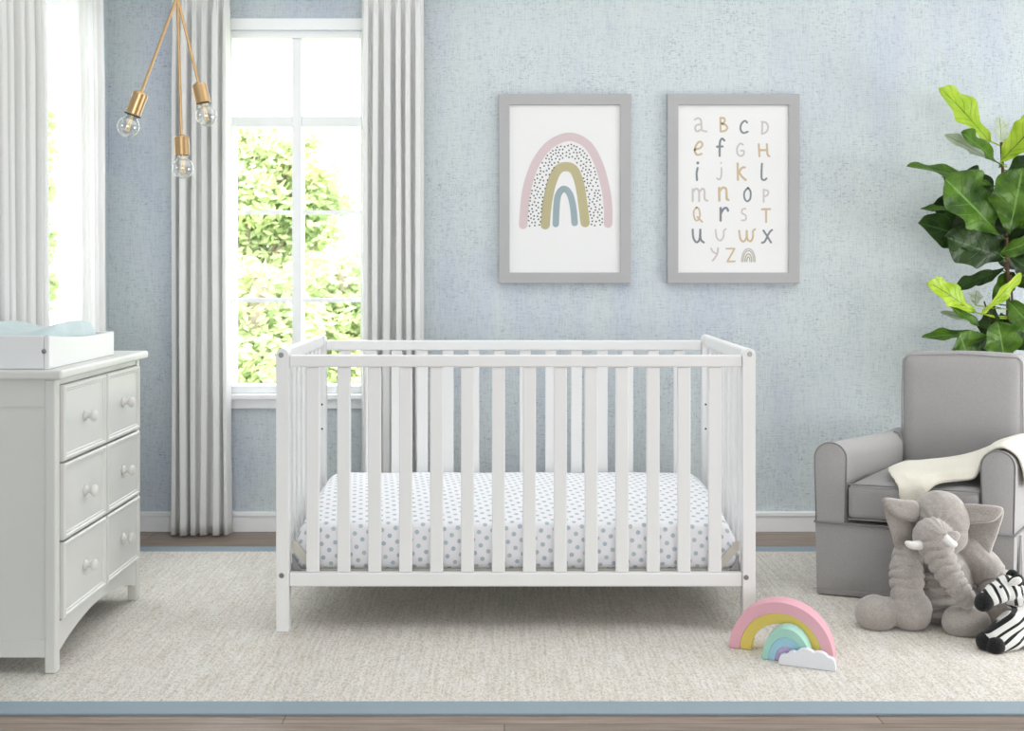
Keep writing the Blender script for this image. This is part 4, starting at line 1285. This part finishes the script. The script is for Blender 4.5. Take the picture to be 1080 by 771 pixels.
def tree(label, x, y, clumps, seed, n=1500, ls=.10, cat='tree', name='tree'):
    rnd = random.Random(seed)
    r = thing(name, label, cat, (x, y, GZ))
    b = bmesh.new()
    topz = max(c[2] for c in clumps)
    tube(b, catmull([(x, y, GZ-.3), (x+.08, y, GZ+1.2), (x-.05, y, topz*.5), (x, y, topz)], 6), [.17-.006*k for k in range(19)], 10)
    for cx_, cy_, cz_, cr in clumps:
        tube(b, [(x, y, max(GZ+.6, cz_-1.3)), ((x+cx_)/2, (y+cy_)/2, cz_-.5), (cx_, cy_, cz_)], [.05, .035, .015], 6)
    obj('trunk', b, tree_bark, r, True)
    b = bmesh.new()
    for cx_, cy_, cz_, cr in clumps:
        for _ in range(int(n*cr*cr*1.6)):
            d = Vector((rnd.gauss(0, 1), rnd.gauss(0, 1), rnd.gauss(0, 1))).normalized()*cr*rnd.random()**.45
            d.z *= .8
            c = Vector((cx_, cy_, cz_))+d
            u = Vector((rnd.gauss(0, 1), rnd.gauss(0, 1), rnd.gauss(0, .6))).normalized(); w = u.orthogonal().normalized()
            s = ls*rnd.uniform(.6, 1.3)
            vs = [b.verts.new(c+u*s*.9), b.verts.new(c+w*s*.45), b.verts.new(c-u*s*.9), b.verts.new(c-w*s*.45)]
            b.faces.new(vs)
    me = bpy.data.meshes.new('foliage'); b.to_mesh(me); b.free()
    o = link('foliage', me, leaf_out.m, r); o.matrix_parent_inverse = r.matrix_world.inverted()
def T_(px, py, y): q = P(px, py, y); return (q.x, q.y, q.z)
ty = 12.0
cl1 = [(*T_(275, 165, ty), .42), (*T_(300, 190, ty+.4), .45), (*T_(262, 205, ty-.3), .42), (*T_(300, 230, ty), .34), (*T_(320, 262, ty+.2), .28), (*T_(305, 290, ty), .34), (*T_(250, 255, ty), .3), (*T_(322, 215, ty), .25), (*T_(335, 185, ty), .28), (*T_(322, 150, ty+.2), .20), (*T_(350, 215, ty+.3), .26),
       (*T_(280, 240, ty), .33), (*T_(230, 180, ty), .6), (*T_(345, 245, ty), .22), (*T_(205, 230, ty+.4), .6), (*T_(270, 288, ty), .36), (*T_(255, 142, ty), .22)]
tree('tall sunlit tree filling the left of the far window', T_(262, 300, ty)[0], ty, cl1, 1, 2300, .07)
cl2 = [(*T_(255, 292, 9.6), .26), (*T_(290, 308, 9.8), .28), (*T_(312, 330, 9.8), .22), (*T_(262, 330, 9.5), .33), (*T_(300, 350, 9.7), .35), (*T_(255, 380, 9.3), .36), (*T_(300, 395, 9.3), .36), (*T_(275, 415, 9.2), .35)]
tree('yellow-green bush low in the left half of the far window', T_(275, 400, 9.5)[0], 9.5, cl2, 2, 2600, .06, 'bush', 'bush')
cl3 = [(*T_(330, 288, 10.8), .26), (*T_(362, 285, 10.9), .26), (*T_(345, 305, 10.5), .32), (*T_(380, 310, 10.7), .34), (*T_(350, 340, 10.4), .36), (*T_(385, 355, 10.5), .36), (*T_(345, 380, 10.4), .36), (*T_(380, 400, 10.2), .36), (*T_(410, 330, 10.5), .4)]
tree('green bush low in the right half of the far window', T_(365, 390, 10.5)[0], 10.5, cl3, 3, 2500, .06, 'bush', 'bush')
tyy = 13.5
cl4 = [(*T_(36, 125, tyy), .26), (*T_(36, 165, tyy), .28), (*T_(38, 200, tyy), .24), (*T_(34, 250, tyy), .28), (*T_(37, 300, tyy), .26), (*T_(20, 150, tyy), .38), (*T_(15, 210, tyy), .42), (*T_(25, 262, tyy), .36), (*T_(-10, 180, tyy), .5), (*T_(22, 315, tyy), .38), (*T_(18, 365, tyy), .4), (*T_(-20, 260, tyy), .6), (*T_(34, 235, tyy), .2), (*T_(37, 180, tyy), .16), (*T_(35, 130, tyy), .16)]
tree('leafy tree seen as a green strip through the side window', T_(-5, 300, tyy)[0], tyy, cl4, 4, 3200, .08)

# ------------------------------------------------------------------ light
w = bpy.data.worlds.new('World'); scn.world = w; w.use_nodes = True
bg = w.node_tree.nodes['Background']; bg.inputs[0].default_value = (.95, .97, 1, 1); bg.inputs[1].default_value = 5.5
def area(name, loc, target, size, size_y, power, c=(1, 1, 1)):
    l = bpy.data.lights.new(name, 'AREA'); l.shape = 'RECTANGLE'; l.size = size; l.size_y = size_y; l.energy = power; l.color = c
    o = bpy.data.objects.new(name, l); C.objects.link(o); o.location = loc
    o.rotation_euler = (Vector(target)-Vector(loc)).to_track_quat('-Z', 'Y').to_euler(); return o
area('softbox_key', (.7, -4.7, .9), (.5, 4.2, .7), 4.0, 1.6, 128, (1, .995, .985))
area('softbox_top', (1.0, 2.95, 2.44), (1.0, 2.95, 0), 4.4, 2.5, 34, (1, .997, .993))
area('softbox_side', (3.2, 3.3, .7), (-.5, 3.7, .2), 2.2, 1.1, 54, (1, .998, .99))
s = bpy.data.lights.new('sun', 'SUN'); s.energy = 3.0; s.angle = .03; s.color = (1, .97, .9)
so = bpy.data.objects.new('sun', s); C.objects.link(so); so.rotation_euler = (math.radians(42), 0, math.radians(24))
cd = bpy.data.cameras.new('camera'); cam = bpy.data.objects.new('camera', cd); C.objects.link(cam)
cam.location = (0, 0, EYE); cam.rotation_euler = (PI/2, 0, 0)
cd.sensor_fit = 'HORIZONTAL'; cd.sensor_width = 36; cd.lens = F/1080*36
cd.dof.use_dof = True; cd.dof.focus_distance = 3.5; cd.dof.aperture_fstop = 6.3
cd.shift_x = 8/1080; cd.shift_y = -(385.5-CY)/1080; cd.clip_start = .05
scn.camera = cam
vs = scn.view_settings
vs.view_transform = 'Standard'; vs.look = 'None'; vs.gamma = 1; vs.use_curve_mapping = False; vs.exposure = 0.02
